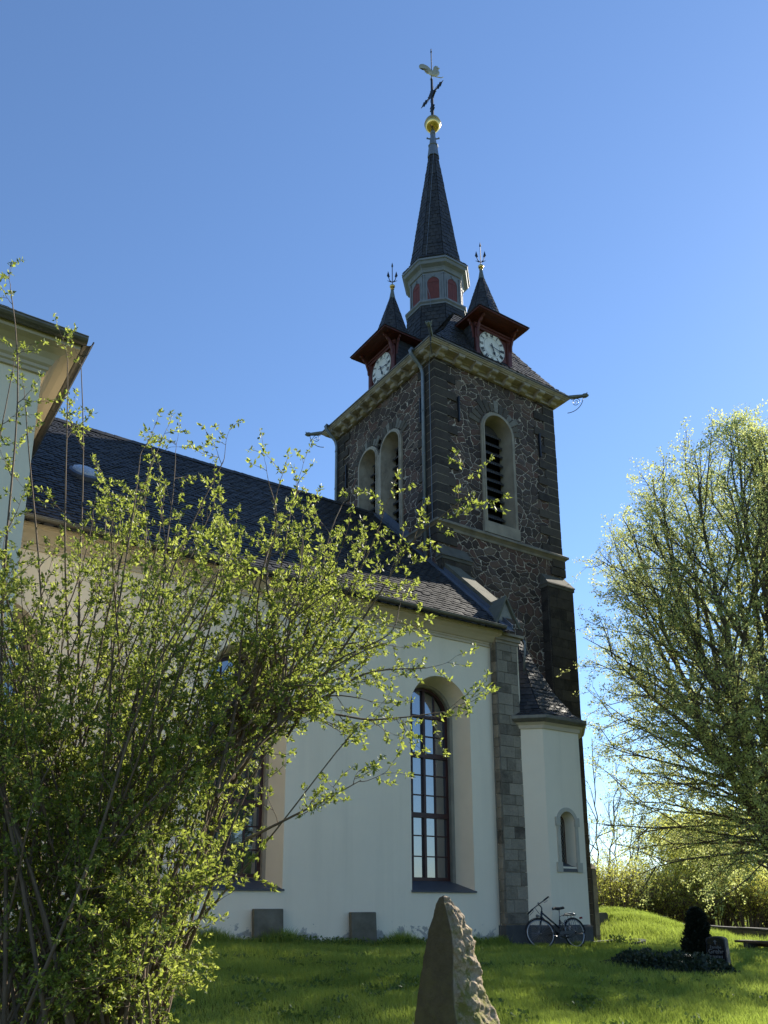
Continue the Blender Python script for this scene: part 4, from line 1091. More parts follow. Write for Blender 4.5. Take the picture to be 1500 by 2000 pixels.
# ------------------------------------------------------------------ objects on the lawn
# two slabs against the nave wall
for i, (x0, x1, zt, lab) in enumerate(((7.62, 8.27, 1.12, 'larger dark grey stone slab leaning on the plaster wall under the shrub side window'),
                                       (9.90, 10.53, 1.045, 'smaller grey stone slab leaning on the wall between the two tall windows, nearer the standing stone'))):
    g0 = gh((x0 + x1) / 2, 15.8); mb = MB()
    n_ = 7
    yb, yt = 15.79, 15.86; th = .10
    b = .012
    mb.hexa([(x0, yb, g0 - .25), (x1, yb, g0 - .25), (x1, yb + th, g0 - .25), (x0, yb + th, g0 - .25), (x0, yt, zt - b), (x1, yt, zt - b), (x1, yt + th, zt - b), (x0, yt + th, zt - b)])
    mb.hexa([(x0, yt, zt - b), (x1, yt, zt - b), (x1, yt + th, zt - b), (x0, yt + th, zt - b), (x0 + b, yt + b, zt), (x1 - b, yt + b, zt), (x1 - b, yt + th - b, zt), (x0 + b, yt + th - b, zt)])
    o = mb.build('stone_slab', MT['slab']); tag(o, lab, 'slab', 'stone slabs leaning on the church wall')

# menhir
def menhir():
    dep = 7.0
    left = [(1749, 866), (1753, 858), (1765, 851), (1790, 846), (1815, 837), (1850, 831), (1900, 823), (1950, 815), (2000, 808), (2110, 796)]
    right = [(1749, 870), (1753, 879), (1765, 890), (1790, 904), (1815, 918), (1840, 928), (1870, 932), (1905, 936), (1940, 951), (1970, 965), (2000, 977), (2110, 1015)]
    rid = [(1749, 866), (1765, 868), (1790, 874), (1830, 882), (1870, 884), (1930, 884), (1960, 886), (2000, 893), (2110, 905)]
    itp = lambda T, y: float(np.interp(y, [a for a, b in T], [b for a, b in T]))
    rowsn, seg = 150, 120
    ys = np.concatenate([1749 + (np.linspace(0, 1, 14) ** 2) * 14, np.linspace(1765, 2110, rowsn - 14)])
    cc_ = at(885, 1900, dep); fwd = Vector((cc_.x, cc_.y, 0)).normalized(); lat = Vector((fwd.y, -fwd.x, 0))
    V = []; VA = []
    from mathutils import noise as mn
    for iy, yy in enumerate(ys):
        pl, pr, pm = at(itp(left, yy), yy, dep), at(itp(right, yy), yy, dep), at(itp(rid, yy), yy, dep)
        z = pl.z; a0 = (pl - cc_).dot(lat); a1 = (pr - cc_).dot(lat); am = (pm - cc_).dot(lat)
        wd = a1 - a0
        # plan outline: left corner, dressed face to the arris (towards the viewer), rough face to the right, back
        P = [(a0, .02 * 1), (am, -.36 * wd), (am + (a1 - am) * .55, -.26 * wd), (a1, .10 * wd), (a0 + wd * .62, .50 * wd), (a0 + wd * .2, .42 * wd)]
        # resample closed outline
        pts = [Vector((p[0], p[1])) for p in P]; per = [0]
        for i in range(len(pts)): per.append(per[-1] + (pts[(i + 1) % 6] - pts[i]).length)
        # fixed share per side keeps columns aligned
        share = [26, 18, 22, 20, 14, 20]
        for i, s_ in enumerate(share):
            for q in range(s_):
                t = q / s_; p = pts[i].lerp(pts[(i + 1) % 6], t)
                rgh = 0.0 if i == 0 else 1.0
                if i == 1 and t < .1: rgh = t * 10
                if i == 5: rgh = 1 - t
                w3 = cc_ + lat * p.x + fwd * p.y; w3.z = z
                amp = .004 + .024 * rgh
                nz = mn.fractal(Vector(w3) * 11, .8, 2.2, 6); nz2 = mn.noise(Vector(w3) * 3.2)
                rdg = abs(mn.noise(Vector((w3.x * 8, w3.y * 8, w3.z * 5)) + Vector((5, 3, 1))))
                c2 = cc_ + lat * ((a0 + a1) / 2) + fwd * .05; dr = Vector((w3.x - c2.x, w3.y - c2.y, 0)); 
                if dr.length > 1e-4: dr.normalize()
                k_ = min(1, wd / .12)
                w3 = w3 + dr * (nz * amp * 1.1 + nz2 * .022 * rgh - rdg * .028 * rgh) * k_
                V.append(tuple(w3)); VA.append(rgh)
    S = sum(share); n = len(ys); F = []
    for i in range(n - 1):
        for k in range(S):
            k2 = (k + 1) % S; F.append((i * S + k, (i + 1) * S + k, (i + 1) * S + k2, i * S + k2))
    V = np.array(V)
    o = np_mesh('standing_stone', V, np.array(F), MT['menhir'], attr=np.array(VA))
    for p in o.data.polygons: p.use_smooth = False
    # cap
    o.data.shade_smooth()
    return o
o = menhir(); tag(o, 'tall pointed standing stone of brown sandstone with a smooth face and a rough mossy side', 'standing stone')

# ------------------------------------------------------------------ bicycle
def bicycle():
    # wheel contact points, leaning on the turret
    pf = gpt(1056, 1866, 12); pr_ = gpt(1132, 1864, 12)
    dirv = Vector((pr_[0] - pf[0], pr_[1] - pf[1], 0)).normalized()
    dirv = Vector((1, .0, 0)); y_ = 14.96
    xf = math.tan(HD + math.atan((1056 - 735) / 1709)) * y_
    g0 = gh(xf + .5, y_) + .0
    root = thing('bicycle', 'black city bicycle with rear rack leaning on the white turret wall', 'bicycle', (xf + .53, y_, g0))
    lean = R(9); O = Vector((xf, y_, g0)); fv = Vector((-1, 0, 0)) ; X_ = Vector((1, 0, 0)); U = Vector((0, math.sin(lean), math.cos(lean))); S = Vector((0, -math.cos(lean), math.sin(lean)))
    P = lambda a, h, s=0.0: O + X_ * a + U * h + S * s       # a: towards rear, h: up in bike plane, s: towards viewer
    r = .350; WB = 1.13
    XW = Vector((math.cos(R(30)), -math.sin(R(30)), 0)); SW_ = Vector((-.5, -.86, .13)).normalized()
    def PF(a, h, s=0.0): return O + XW * a + U * h + SW_ * s
    P0 = P
    def T(name, paths, rad, mat, n=8, sm_=True, par=None):
        m_ = MB()
        for p in paths: m_.tube(p, rad, n)
        return m_.build(name, mat, par or root, sm_)
    for nm, a in (('front', 0.0), ('rear', WB)):
        P = PF if nm == 'front' else P0
        c = [P(a + (r - .016) * math.cos(t), r + (r - .016) * math.sin(t)) for t in np.linspace(0, 2 * math.pi, 49)]
        wh = T('wheel', [c], .019, MT['tyre'], 8)
        c = [P(a + (r - .045) * math.cos(t), r + (r - .045) * math.sin(t)) for t in np.linspace(0, 2 * math.pi, 49)]
        T('rim', [c], .0125, MT['rim'], 6, par=wh)
        m_ = MB()
        for k in range(32):
            t = 2 * math.pi * k / 32; t2 = t + (.35 if k % 2 else -.35); s_ = .03 * (1 if k % 4 < 2 else -1)
            m_.tube([P(a + .02 * math.cos(t2), r + .02 * math.sin(t2), s_), P(a + (r - .055) * math.cos(t), r + (r - .055) * math.sin(t))], .0019, 3)
        m_.build('spokes', MT['chrome'], wh)
        T('hub', [[P(a, r, -.05), P(a, r, .05)]], .024, MT['chrome'], 8, par=wh)
        a0, a1 = (R(20), R(165)) if nm == 'front' else (R(5), R(170))
        m_ = MB(); tt_ = np.linspace(a0, a1, 20)
        for i in range(19):
            f = lambda t, s_, q=0: P(a + (r + .018 - q) * math.cos(t), r + (r + .018 - q) * math.sin(t), s_)
            m_.quad(f(tt_[i], -.027, .012), f(tt_[i + 1], -.027, .012), f(tt_[i + 1], 0), f(tt_[i], 0)); m_.quad(f(tt_[i], 0), f(tt_[i + 1], 0), f(tt_[i + 1], .027, .012), f(tt_[i], .027, .012))
        m_.build('mudguard', MT['bikep'], root, True)
    P = P0
    hd1, hd0 = P(.155, .86), P(.10, .70); bbk = P(.62, .285); st1, st0 = P(.70, .66), bbk
    m_ = MB()
    m_.tube([hd1, hd0], .025, 8); m_.tube([P(.145, .83), P(.665, .46)], .021, 8); m_.tube([P(.115, .735), bbk], .024, 8); m_.tube([bbk, st1], .021, 8)
    for s_ in (-1, 1):
        m_.tube([P(WB, r, s_ * .06), P(.63, .29, s_ * .03)], .0095, 6); m_.tube([P(WB, r, s_ * .06), P(.69, .62, s_ * .02)], .0085, 6)
    m_.build('frame', MT['bikep'], root, True)
    m_ = MB()
    for s_ in (-1, 1): m_.tube([P(.095, .70) + SW_ * s_ * .05, P(.055, .58) + SW_ * s_ * .05, PF(.0, r, s_ * .05)], [.014, .013, .009], 6)
    m_.tube([P(.095, .70) - SW_ * .055, P(.095, .70) + SW_ * .055], .016, 6); m_.build('fork', MT['bikep'], root, True)
    m_ = MB(); m_.tube([hd1, P(.17, .93), P(.145, .98), P(.08, 1.01)], .014, 8); m_.build('stem', MT['black'], root, True)
    # handlebar turned: one grip far-left-low, other high-right
    hb = P(.07, 1.01); a = Vector((-.78, .10, -.48)).normalized(); b = Vector((.76, -.22, .50)).normalized()
    m_ = MB(); m_.tube([hb + b * .30 + Vector((.03, 0, .02)), hb + b * .14, hb + b * .04, hb, hb + a * .04, hb + a * .16, hb + a * .32 + Vector((-.03, -.0, -.04))], .0125, 8); hbar = m_.build('handlebar', MT['black'], root, True)
    m_ = MB(); m_.tube([hb + b * .19, hb + b * .31 + Vector((.03, 0, .02))], .020, 8); m_.build('grip', MT['tyre'], hbar, True)
    m_ = MB(); m_.tube([hb + a * .19, hb + a * .33 + Vector((-.03, 0, -.04))], .020, 8); m_.build('grip', MT['tyre'], hbar, True)
    m_ = MB(); m_.tube([hb + b * .17, hb + b * .2 + Vector((-.02, -.02, -.06)), hb + b * .28 + Vector((0, -.02, -.05))], .008, 5); m_.build('brake_lever', MT['chrome'], hbar, True)
    m_ = MB(); m_.tube([hb + a * .17, hb + a * .2 + Vector((.0, -.02, -.05)), hb + a * .29 + Vector((-.01, 0, -.09))], .008, 5)
    m_.build('brake_lever', MT['chrome'], hbar, True); m_ = MB()
    m_.lathe([(.001, hb.z + .02), (.022, hb.z + .02), (.026, hb.z + .035), (.012, hb.z + .055), (.001, hb.z + .058)], 10, hb.x + .06, hb.y + .05); m_.build('bell', MT['chrome'], hbar, True)
    m_ = MB()
    for q in (0, .02): m_.tube([hb + a * .12, hb + a * .1 + Vector((.06 + q, -.05, -.15)), P(.05 + q, .80, .03), P(.09, .70, .04)], .0032, 4)
    m_.build('cable', MT['black'], root)
    m_ = MB(); l0 = P(.0, .755); m_.tube([l0 + Vector((.05, 0, 0)), l0, l0 + Vector((-.03, 0, 0))], [.018, .034, .036], 10); m_.tube([P(.095, .70), l0 + Vector((.04, 0, 0))], .006, 5); m_.build('headlamp', MT['chrome'], root, True)
    # saddle
    m_ = MB(); sd_ = P(.715, .93); prof = [(-.19, .020, .0), (-.12, .028, .014), (-.04, .04, .01), (.04, .07, .006), (.09, .092, .016), (.125, .08, .022), (.15, .035, .02)]
    n0 = len(m_.v)
    for a_, w_, h_ in prof:
        for s_, hh in ((-1, -.05), (-1, -.002), (-.5, .010), (.5, .010), (1, -.002), (1, -.05)):
            m_.v.append(tuple(P(.715 + a_, .935 + h_ + hh, w_ * s_)))
    for i in range(len(prof) - 1):
        for k in range(5): m_.f.append((n0 + i * 6 + k, n0 + i * 6 + k + 1, n0 + i * 6 + 7 + k, n0 + i * 6 + 6 + k))
        m_.f.append((n0 + i * 6 + 5, n0 + i * 6, n0 + i * 6 + 6, n0 + i * 6 + 11))
    m_.f.append(tuple(n0 + k for k in range(6))); m_.f.append(tuple(n0 + (len(prof) - 1) * 6 + k for k in range(6))[::-1])
    m_.build('saddle', MT['tyre'], root, True)
    m_ = MB(); m_.tube([st1, P(.735, .90)], .0125, 8)
    m_.build('seatpost', MT['chrome'], root, True)
    m_ = MB()
    for s_ in (-1, 1):
        m_.tube([P(.78, .735, s_ * .05), P(.84, .765, s_ * .06), P(1.22, .765, s_ * .06), P(1.24, .76, 0)], .0065, 6); m_.tube([P(WB + .0, r, s_ * .065), P(1.14, .76, s_ * .06)], .006, 5); m_.tube([P(WB, r, s_ * .065), P(1.04, .76, s_ * .06)], .006, 5)
    for q in (.88, .96, 1.04, 1.12, 1.2): m_.tube([P(q, .766, -.06), P(q, .766, .06)], .005, 5)
    for s_ in (-.02, .02): m_.tube([P(.85, .772, s_), P(1.2, .772, s_)], .006, 5)
    m_.tube([P(.86, .79, .03), P(1.02, .80, .03), P(1.2, .79, .02)], .012, 6)
    m_.build('luggage_rack', MT['bikep'], root)
    m_ = MB(); m_.obox(P(WB + .30, .70), X_ * .012, S * .04, U * .022); m_.build('tail_lamp', simple('red_lens', (.25, .02, .02), None, 5, .2, bs=0), root)
    m_ = MB(); m_.lathe
    m_.tube([P(.60, .285, .045), P(.60, .285, .055)], .085, 24); cr = m_.build('chainring', MT['black'], root)
    m_ = MB(); m_.tube([P(.60, .285, .07), P(.74, .245, .075), P(.765, .24, .075)], [.014, .011, .010], 6); m_.tube([P(.60, .285, -.07), P(.46, .325, -.075)], [.014, .011], 6); m_.build('crank', MT['chrome'], root)
    for s_, a_, h_ in ((1, .765, .24), (-1, .455, .33)):
        m_ = MB(); m_.obox(P(a_, h_, s_ * .125), X_ * .045, S * .045, U * .012); m_.build('pedal', MT['tyre'], root)
    m_ = MB(); m_.obox(P(.80, .355, .06), X_ * .25 + U * .005, S * .012, U * .035); m_.tube([P(.60, .37, .05), P(WB, .39, .05)], .004, 4); m_.tube([P(.60, .20, .05), P(WB, .305, .05)], .004, 4); m_.build('chain_guard', MT['black'], root)
    m_ = MB(); m_.tube([P(.66, .25, .03), P(.80, .235, .07), P(.98, .26, .08), P(1.12, .33, .085), P(1.30, .32, .085)], .011, 6); m_.build('kickstand', MT['black'], root, True)
    m_ = MB(); pc_ = [P(.86 + .1 * math.cos(t), .50 + .15 * math.sin(t), .05 + .01 * math.sin(3 * t)) for t in np.linspace(0, 6.28, 24)]; m_.tube(pc_, .011, 6); m_.tube([P(.93, .58, .055), P(.90, .34, .055)], .014, 6); m_.build('lock_cable', MT['chrome'], root, True)
bicycle()

# ------------------------------------------------------------------ leaves and branches
def leaf_cloud(name, pts, size, mat, parent, per=1, dirs=None, curl=.25, aspect=.45, jit=0.0, up=0.3, beta=(1.6, 1.8)):
    """pts (N,3): leaf bases; each leaf two triangles folded along the midrib"""
    pts = np.repeat(np.asarray(pts, float), per, axis=0)
    n = len(pts)
    if jit: pts = pts + nr.normal(0, jit, (n, 3))
    d = nr.normal(0, 1, (n, 3)); d[:, 2] += up
    if dirs is not None: d += np.repeat(np.asarray(dirs, float), per, axis=0) * 1.1
    d /= np.linalg.norm(d, axis=1)[:, None] + 1e-9
    s = np.cross(d, nr.normal(0, 1, (n, 3))); s /= np.linalg.norm(s, axis=1)[:, None] + 1e-9
    nn = np.cross(d, s)
    L = size * nr.uniform(.55, 1.3, n)[:, None]; W = L * aspect * .5
    a = pts; b = pts + d * L * .45 + s * W + nn * L * curl * .25; c = pts + d * L - nn * L * curl * .4; e = pts + d * L * .45 - s * W + nn * L * curl * .25
    V = np.stack([a, b, c, e], 1).reshape(-1, 3)
    i = np.arange(n) * 4
    F = np.concatenate([np.stack([i, i + 1, i + 2], 1), np.stack([i, i + 2, i + 3], 1)])
    va = np.repeat(nr.beta(beta[0], beta[1], n), 4)
    return np_mesh(name, V, F, mat, parent, attr=va)

class Wood:
    def __init__(s): s.V = []; s.F = []; s.n = 0
    def tube(s, pts, radii, k):
        pts = np.asarray(pts, float); m = len(pts)
        t = np.gradient(pts, axis=0); t /= np.linalg.norm(t, axis=1)[:, None] + 1e-9
        ref = np.array([.3, .2, 1.0]) if abs(t[0][2]) < .8 else np.array([1.0, .1, .2])
        a = np.cross(t, ref); a /= np.linalg.norm(a, axis=1)[:, None] + 1e-9; b = np.cross(t, a)
        th = np.arange(k) * 2 * np.pi / k
        r = np.asarray(radii)[:, None, None]
        ring = pts[:, None, :] + r * (np.cos(th)[None, :, None] * a[:, None, :] + np.sin(th)[None, :, None] * b[:, None, :])
        s.V.append(ring.reshape(-1, 3))
        i = np.arange(m - 1)[:, None] * k; j = np.arange(k)[None, :]; j2 = (j + 1) % k
        f = np.stack([i + j, i + j2, i + k + j2, i + k + j], -1).reshape(-1, 4) + s.n
        s.F.append(f); s.n += m * k
    def build(s, name, mat, parent, smooth=True):
        return np_mesh(name, np.concatenate(s.V), np.concatenate(s.F), mat, parent, smooth)

def walk(p, d, L, seg, wob, trop):
    """wandering polyline; trop added to direction each step"""
    p = np.array(p, float); d = np.array(d, float); d /= np.linalg.norm(d); out = [p.copy()]; st = L / seg
    for i in range(seg):
        d = d + nr.normal(0, wob, 3) + np.asarray(trop) ; d /= np.linalg.norm(d); p = p + d * st; out.append(p.copy())
    return np.array(out)
def tang(pl, f):
    i = f * (len(pl) - 1); k = min(int(i), len(pl) - 2); q = i - k
    t = pl[k + 1] - pl[k]; return pl[k] * (1 - q) + pl[k + 1] * q, t / (np.linalg.norm(t) + 1e-9)
def side(t, ang):
    v = nr.normal(0, 1, 3); v -= t * v.dot(t); v /= np.linalg.norm(v) + 1e-9
    return t * math.cos(ang) + v * math.sin(ang)

# ---- foreground shrub
def shrub():
    root = thing('flowering_shrub', 'large leafy shrub with fresh green leaves in the left foreground hiding the church wall', 'shrub', (1.9, 5.3, gh(1.9, 5.3)))
    W = Wood(); LP = []; LD = []
    def twig(p, d, L, r=.0022):
        pl = walk(p, d, L, 4, .13, (0, 0, .03)); W.tube(pl, np.linspace(r, r * .45, 5), 3)
        k = max(2, int(L / .052))
        for i in range(k):
            q, t = tang(pl, min(1, (i + .6) / k))
            for _ in range(7): LP.append(q); LD.append(t * .5)
        for _ in range(7): LP.append(pl[-1]); LD.append(t)
    def branch(p, d, L, r, dens=1.0, up=.02):
        pl = walk(p, d, L, 8, .11, (0, 0, up)); W.tube(pl, np.linspace(r, r * .3, 9), 4)
        k = max(2, int(L / .082 * dens))
        for i in range(k):
            f = .12 + .88 * (i + nr.random()) / k; q, t = tang(pl, min(f, .999)); twig(q, side(t, R(nr.uniform(30, 70))), nr.uniform(.07, .26) * (1.15 - .4 * f))
        q, t = tang(pl, .999); twig(q, t, .12)
    def primary(b, tip, rise, r, nb, dens=1.0, start=.22, brl=(.25, .75)):
        b = np.array(b, float); tip = np.array(tip, float); mid = b + (tip - b) * .42 + np.array([0, 0, rise])
        ts = np.linspace(0, 1, 18)[:, None]; pl = (1 - ts) ** 2 * b + 2 * ts * (1 - ts) * mid + ts ** 2 * tip
        ph = nr.uniform(0, 6, 3); pl = pl + .055 * np.sin(ts * np.array([9., 11, 7]) + ph) * ts
        W.tube(pl, np.linspace(r, .0035, 18), 6)
        for i in range(nb):
            f = start + (1 - start) * (i + nr.random()) / nb; q, t = tang(pl, min(f, .998))
            branch(q, side(t, R(nr.uniform(25, 65))), nr.uniform(*brl) * (1.1 - .55 * f), .0055 * (1.2 - .7 * f), dens)
        q, t = tang(pl, .998); branch(q, t, .25, .003, dens)
    def basep():
        q = at(nr.uniform(-140, 300), 1900, nr.uniform(4.6, 6.4)); x, y = q.x, q.y; return (x, y, gh(x, y) - .05)
    # dense body of the shrub
    tips = []
    for k in range(104):
        px = nr.uniform(-260, 470); top = np.interp(px, [-260, 0, 150, 300, 420, 470], [900, 960, 985, 950, 970, 1080]); py = nr.uniform(top, 1450) if nr.random() < .8 else nr.uniform(1450, 1750); tips.append((px, py, nr.uniform(4.5, 6.7)))
    for k in range(40):
        py = nr.uniform(980, 1480); hi = np.interp(py, [980, 1080, 1200, 1300, 1400, 1480], [520, 650, 740, 740, 660, 540]); px = nr.uniform(400, hi) if py < 1400 else nr.uniform(360, 470); tips.append((px, py, nr.uniform(4.6, 6.2)))
    for k in range(26):
        py = nr.uniform(1650, 1970); px = nr.uniform(120, np.interp(py, [1650, 1760, 1900, 1970], [370, 350, 320, 250])); tips.append((px, py, nr.uniform(4.4, 5.8)))
    nodes = []
    for k in range(12):
        nd = at(nr.uniform(400, 545), nr.uniform(1400, 1560), nr.uniform(4.9, 5.7)); nodes.append(nd)
        q = at(nr.uniform(130, 300), 1900, nr.uniform(4.9, 6)); primary((q.x, q.y, gh(q.x, q.y) - .05), nd, nr.uniform(.0, .25), nr.uniform(.018, .028), 5, .8, .4, (.15, .4))
    def start(px, py):
        if px > 470 and py < 1420: return tuple(Vector(nodes[int(nr.integers(12))]))
        return basep()
    for px, py, dp in tips:
        rt = px > 470 and py < 1420; primary(start(px, py), at(px, py, dp), nr.uniform(.0, .15) if rt else nr.uniform(.1, .7), nr.uniform(.007, .012) if rt else nr.uniform(.009, .017), int(nr.uniform(3, 5)) if rt else int(nr.uniform(8, 11)), .8 if rt else .95, .3 if rt else .44, (.18, .42) if rt else ((.15, .38) if py > 1450 else (.2, .6)))
    # loose outer shoots (px, py, depth, branches)
    for px, py, dp, nb, ln in ((18, 560, 5.3, 9, .25), (120, 690, 5.4, 7, .25), (150, 720, 5.9, 6, .3), (10, 720, 5.2, 6, .25), (60, 800, 5.6, 6, .3), (300, 890, 5.3, 9, .5), (330, 885, 5.8, 8, .5), (262, 880, 5.0, 7, .4), (430, 895, 5.3, 9, .5),
                               (590, 940, 5.4, 7, .4), (520, 945, 5.1, 8, .5), (668, 992, 5.3, 6, .3), (745, 1045, 5.2, 6, .3), (640, 1060, 5.6, 7, .4), (700, 1120, 5.0, 7, .4), (780, 1190, 5.3, 7, .4),
                               (740, 1250, 5.6, 7, .4), (822, 1303, 5.2, 7, .3), (700, 1290, 5.4, 8, .5), (650, 1180, 5.2, 9, .5), (600, 1110, 5.5, 9, .5), (690, 1350, 5.1, 7, .4), (705, 1440, 5.2, 5, .3),  (560, 1200, 5.2, 10, .6),
                               (620, 1250, 5.6, 10, .6), (640, 1400, 5.4, 8, .5), (590, 1330, 5.0, 9, .6), (560, 1430, 5.6, 8, .5)):
        primary(start(px, py), at(px, py, dp), nr.uniform(.0, .2) if px > 470 else nr.uniform(.05, .35), nr.uniform(.008, .013) if px > 470 else nr.uniform(.012, .018), max(3, int(nb * (.5 if px > 470 else .9))), .8, .3 if px > 470 else .42, (ln * .5, ln * 1.3))
    # the two long reaching canes
    for a0, pth, nb in (((560, 1440, 5.3), [(640, 1310, 5.2), (735, 1170, 5.1), (800, 1060, 5.05), (926, 955, 5.0)], 12), ((520, 1400, 5.3), [(600, 1385, 5.2), (720, 1407, 5.15), (800, 1400, 5.1), (884, 1388, 5.1)], 7), ((480, 1640, 5.2), [(560, 1600, 5.1), (640, 1560, 5.05), (705, 1524, 5.0)], 6)):
        pl = np.array([at(*a0)] + [at(*q) for q in pth]); ts = np.linspace(0, len(pl) - 1, 16)
        pl = np.stack([np.interp(ts, np.arange(len(pl)), pl[:, c]) for c in range(3)], 1); W.tube(pl, np.linspace(.010, .0025, 16), 5)
        for i in range(nb):
            q, t = tang(pl, .25 + .75 * (i + nr.random() * .6) / nb if i else .98); branch(q, side(t, R(nr.uniform(25, 60))), nr.uniform(.07, .20), .003, 1.0)
    W.build('stems', MT['stem'], root)
    leaf_cloud('foliage', LP, .031, MT['bushleaf'], root, 1, LD, .3, .48, .006, .25, (.8, 1.15))
    print('shrub leaves', len(LP))
shrub()

# ---- big linden
def tree(name, label, base, H, RF, nlead, seed, leafmat, leafsize, perleaf, latd=.55, spread=.45, twl=(.5, 1.2), trunk_r=.45, fork=4.0, zlow=2.5, group=None, bark='bark', leafjit=.05, droop=True, nleaf=6, lean=(0, 0), tws=.24, clump=.05):
    global nr
    keep = nr; nr = np.random.default_rng(seed)
    root = thing(name, label, 'tree', base, group); b = np.array(base, float)
    W = Wood(); LP = []; LD = []
    top = b[2] + H
    tr = walk(b + [0, 0, -.3], (lean[0], lean[1], 1), fork + .3, 6, .03, (0, 0, .05)); W.tube(tr, np.linspace(trunk_r * 1.25, trunk_r * .8, 7), 12)
    ph_ = nr.uniform(0, 6, 4)
    def rf(z): return RF(max(0, min(1, (z - b[2]) / H)))
    def inside(p, k=1.0):
        z = p[2]; cx_ = b[0] + lean[0] * (z - b[2]); cy_ = b[1] + lean[1] * (z - b[2]); dx_, dy_ = p[0] - cx_, p[1] - cy_
        if z > b[2] + H: return False
        a_ = math.atan2(dy_, dx_); lob = 1 + .10 * math.sin(3 * a_ + z * .9 + ph_[0]) + .07 * math.sin(7 * a_ - z * 1.7 + ph_[1])
        return math.hypot(dx_, dy_) < rf(z) * lob * k
    def twigs(pl, r):
        L = np.sum(np.linalg.norm(np.diff(pl, axis=0), axis=1)); k = max(2, int(L / tws))
        for i in range(k):
            q, t = tang(pl, min(.25 + .75 * (i + nr.random()) / k, .998)); l = nr.uniform(*twl)
            if not inside(q): continue
            w_ = walk(q, side(t, R(nr.uniform(25, 60))), l, 3, .15, (0, 0, .02)); W.tube(w_, np.linspace(r * .20, r * .08, 4), 3)
            for j in range(nleaf):
                q2, t2 = tang(w_, (.45, .75, .99)[j % 3]); LP.append(q2 + nr.normal(0, clump, 3)); LD.append(t2 * .3)
    def lateral(q, az, z):
        R_ = rf(z); rad = math.hypot(q[0] - b[0], q[1] - b[1]); rel = (z - b[2]) / H
        o = np.array([math.cos(az), math.sin(az), 0.0])
        L = max(.8, (R_ - rad * .7) * nr.uniform(.8, 1.1))
        upa = R(np.interp(rel, [0, .2, .4, 1], [0, 18, 48, 66]) + nr.uniform(-14, 14))
        tz = np.interp(rel, [0, .2, .35, 1], [-.045, -.035, .0, .03]) if droop else .01
        pl = walk(q, o * math.cos(upa) + np.array([0, 0, math.sin(upa)]), L, 7, .08, (0, 0, tz))
        if pl[-1][2] < b[2] + zlow * .6: return
        r = .007 + .010 * L; k_ = next((i_ for i_ in range(1, 8) if not inside(pl[i_], 1.03)), 8)
        if k_ < 3: return
        pl = pl[:k_]; W.tube(pl, np.linspace(r, r * .2, k_), 5); twigs(pl, r)
        for f in np.arange(.25, .9, .16):
            q2, t2 = tang(pl, f + nr.uniform(-.05, .05)); p2 = walk(q2, side(t2, R(nr.uniform(30, 55))), L * nr.uniform(.25, .5), 5, .09, (0, 0, tz * .7)); k2 = next((i_ for i_ in range(1, 6) if not inside(p2[i_])), 6)
            if k2 < 2: continue
            p2 = p2[:k2]; W.tube(p2, np.linspace(r * .42, r * .12, k2), 4); twigs(p2, r * .6)
    for k in range(nlead):
        az = 2 * math.pi * (k + nr.random() * .6) / nlead; f0 = nr.uniform(.55, 1); q, t = tang(tr, f0 * .98)
        rr = rf(b[2] + H * .62) * nr.uniform(.12, spread); hz = top - nr.uniform(0, .10) * H - (rr / rf(b[2] + H * .62)) ** 2 * H * .42 if k else top - .3
        tip = np.array([b[0] + lean[0] * H + math.cos(az) * rr, b[1] + lean[1] * H + math.sin(az) * rr, hz]); mid = q + (tip - q) * .35 + np.array([math.cos(az), math.sin(az), 0]) * rr * .35
        ts = np.linspace(0, 1, 16)[:, None]; pl = (1 - ts) ** 2 * q + 2 * ts * (1 - ts) * mid + ts ** 2 * tip; pl += nr.normal(0, .05, pl.shape)
        W.tube(pl, np.linspace(trunk_r * .42, .02, 16), 8)
        z = q[2] + .6; i = 0
        while z < tip[2] - .3:
            f = (z - q[2]) / (tip[2] - q[2]); p_, t_ = tang(pl, min(.998, f)); lateral(p_, az + nr.normal(0, 1.15), p_[2]); z += latd * nr.uniform(.7, 1.3)
        twigs(pl[-5:], .02)
    for k in range(int(nlead * 1.6)):
        q, t = tang(tr, nr.uniform(.45, 1) * .98); 
        if q[2] > b[2] + zlow: lateral(q, nr.uniform(0, 6.28), q[2])
    W.build('trunk', MT[bark], root); leaf_cloud('crown', LP, leafsize, leafmat, root, perleaf, LD, .3, .6, leafjit, .1)
    print(name, len(LP) * perleaf)
    nr = keep
    return root
def linden_R(f): return float(np.interp(f, [0, .05, .14, .25, .44, .65, .8, .91, 1], [2.8, 3.8, 4.5, 5.1, 5.75, 5.2, 4.0, 2.6, .8]))
q = at(1550, 1850, 24.5); bx, by = q.x, q.y
tree('linden_tree', 'large linden tree with pale opening buds and many upright limbs at the right edge', (bx, by, gh(bx, by)), 16.3, linden_R, 12, 5, MT['lindleaf'], .070, 1, .50, .74, (.3, .7), .42, 3.6, 1.6, None, 'lbark', .03, True, 22, (-.006, .004), .27, .045)

def gardenR(f): return float(np.interp(f, [0, .12, .5, .8, 1], [2.0, 4.2, 4.6, 3.4, .6]))
tree('broad_tree', 'broad dark leafy tree seen only mirrored in the left nave window', (20.4, -13.0, gh(20.4, -13.0)), 15.0, gardenR, 8, 77, MT['weed'], .26, 1, .7, .7, (.5, 1.0), .35, 2.6, 1.0, None, 'bark', .12, True, 9)

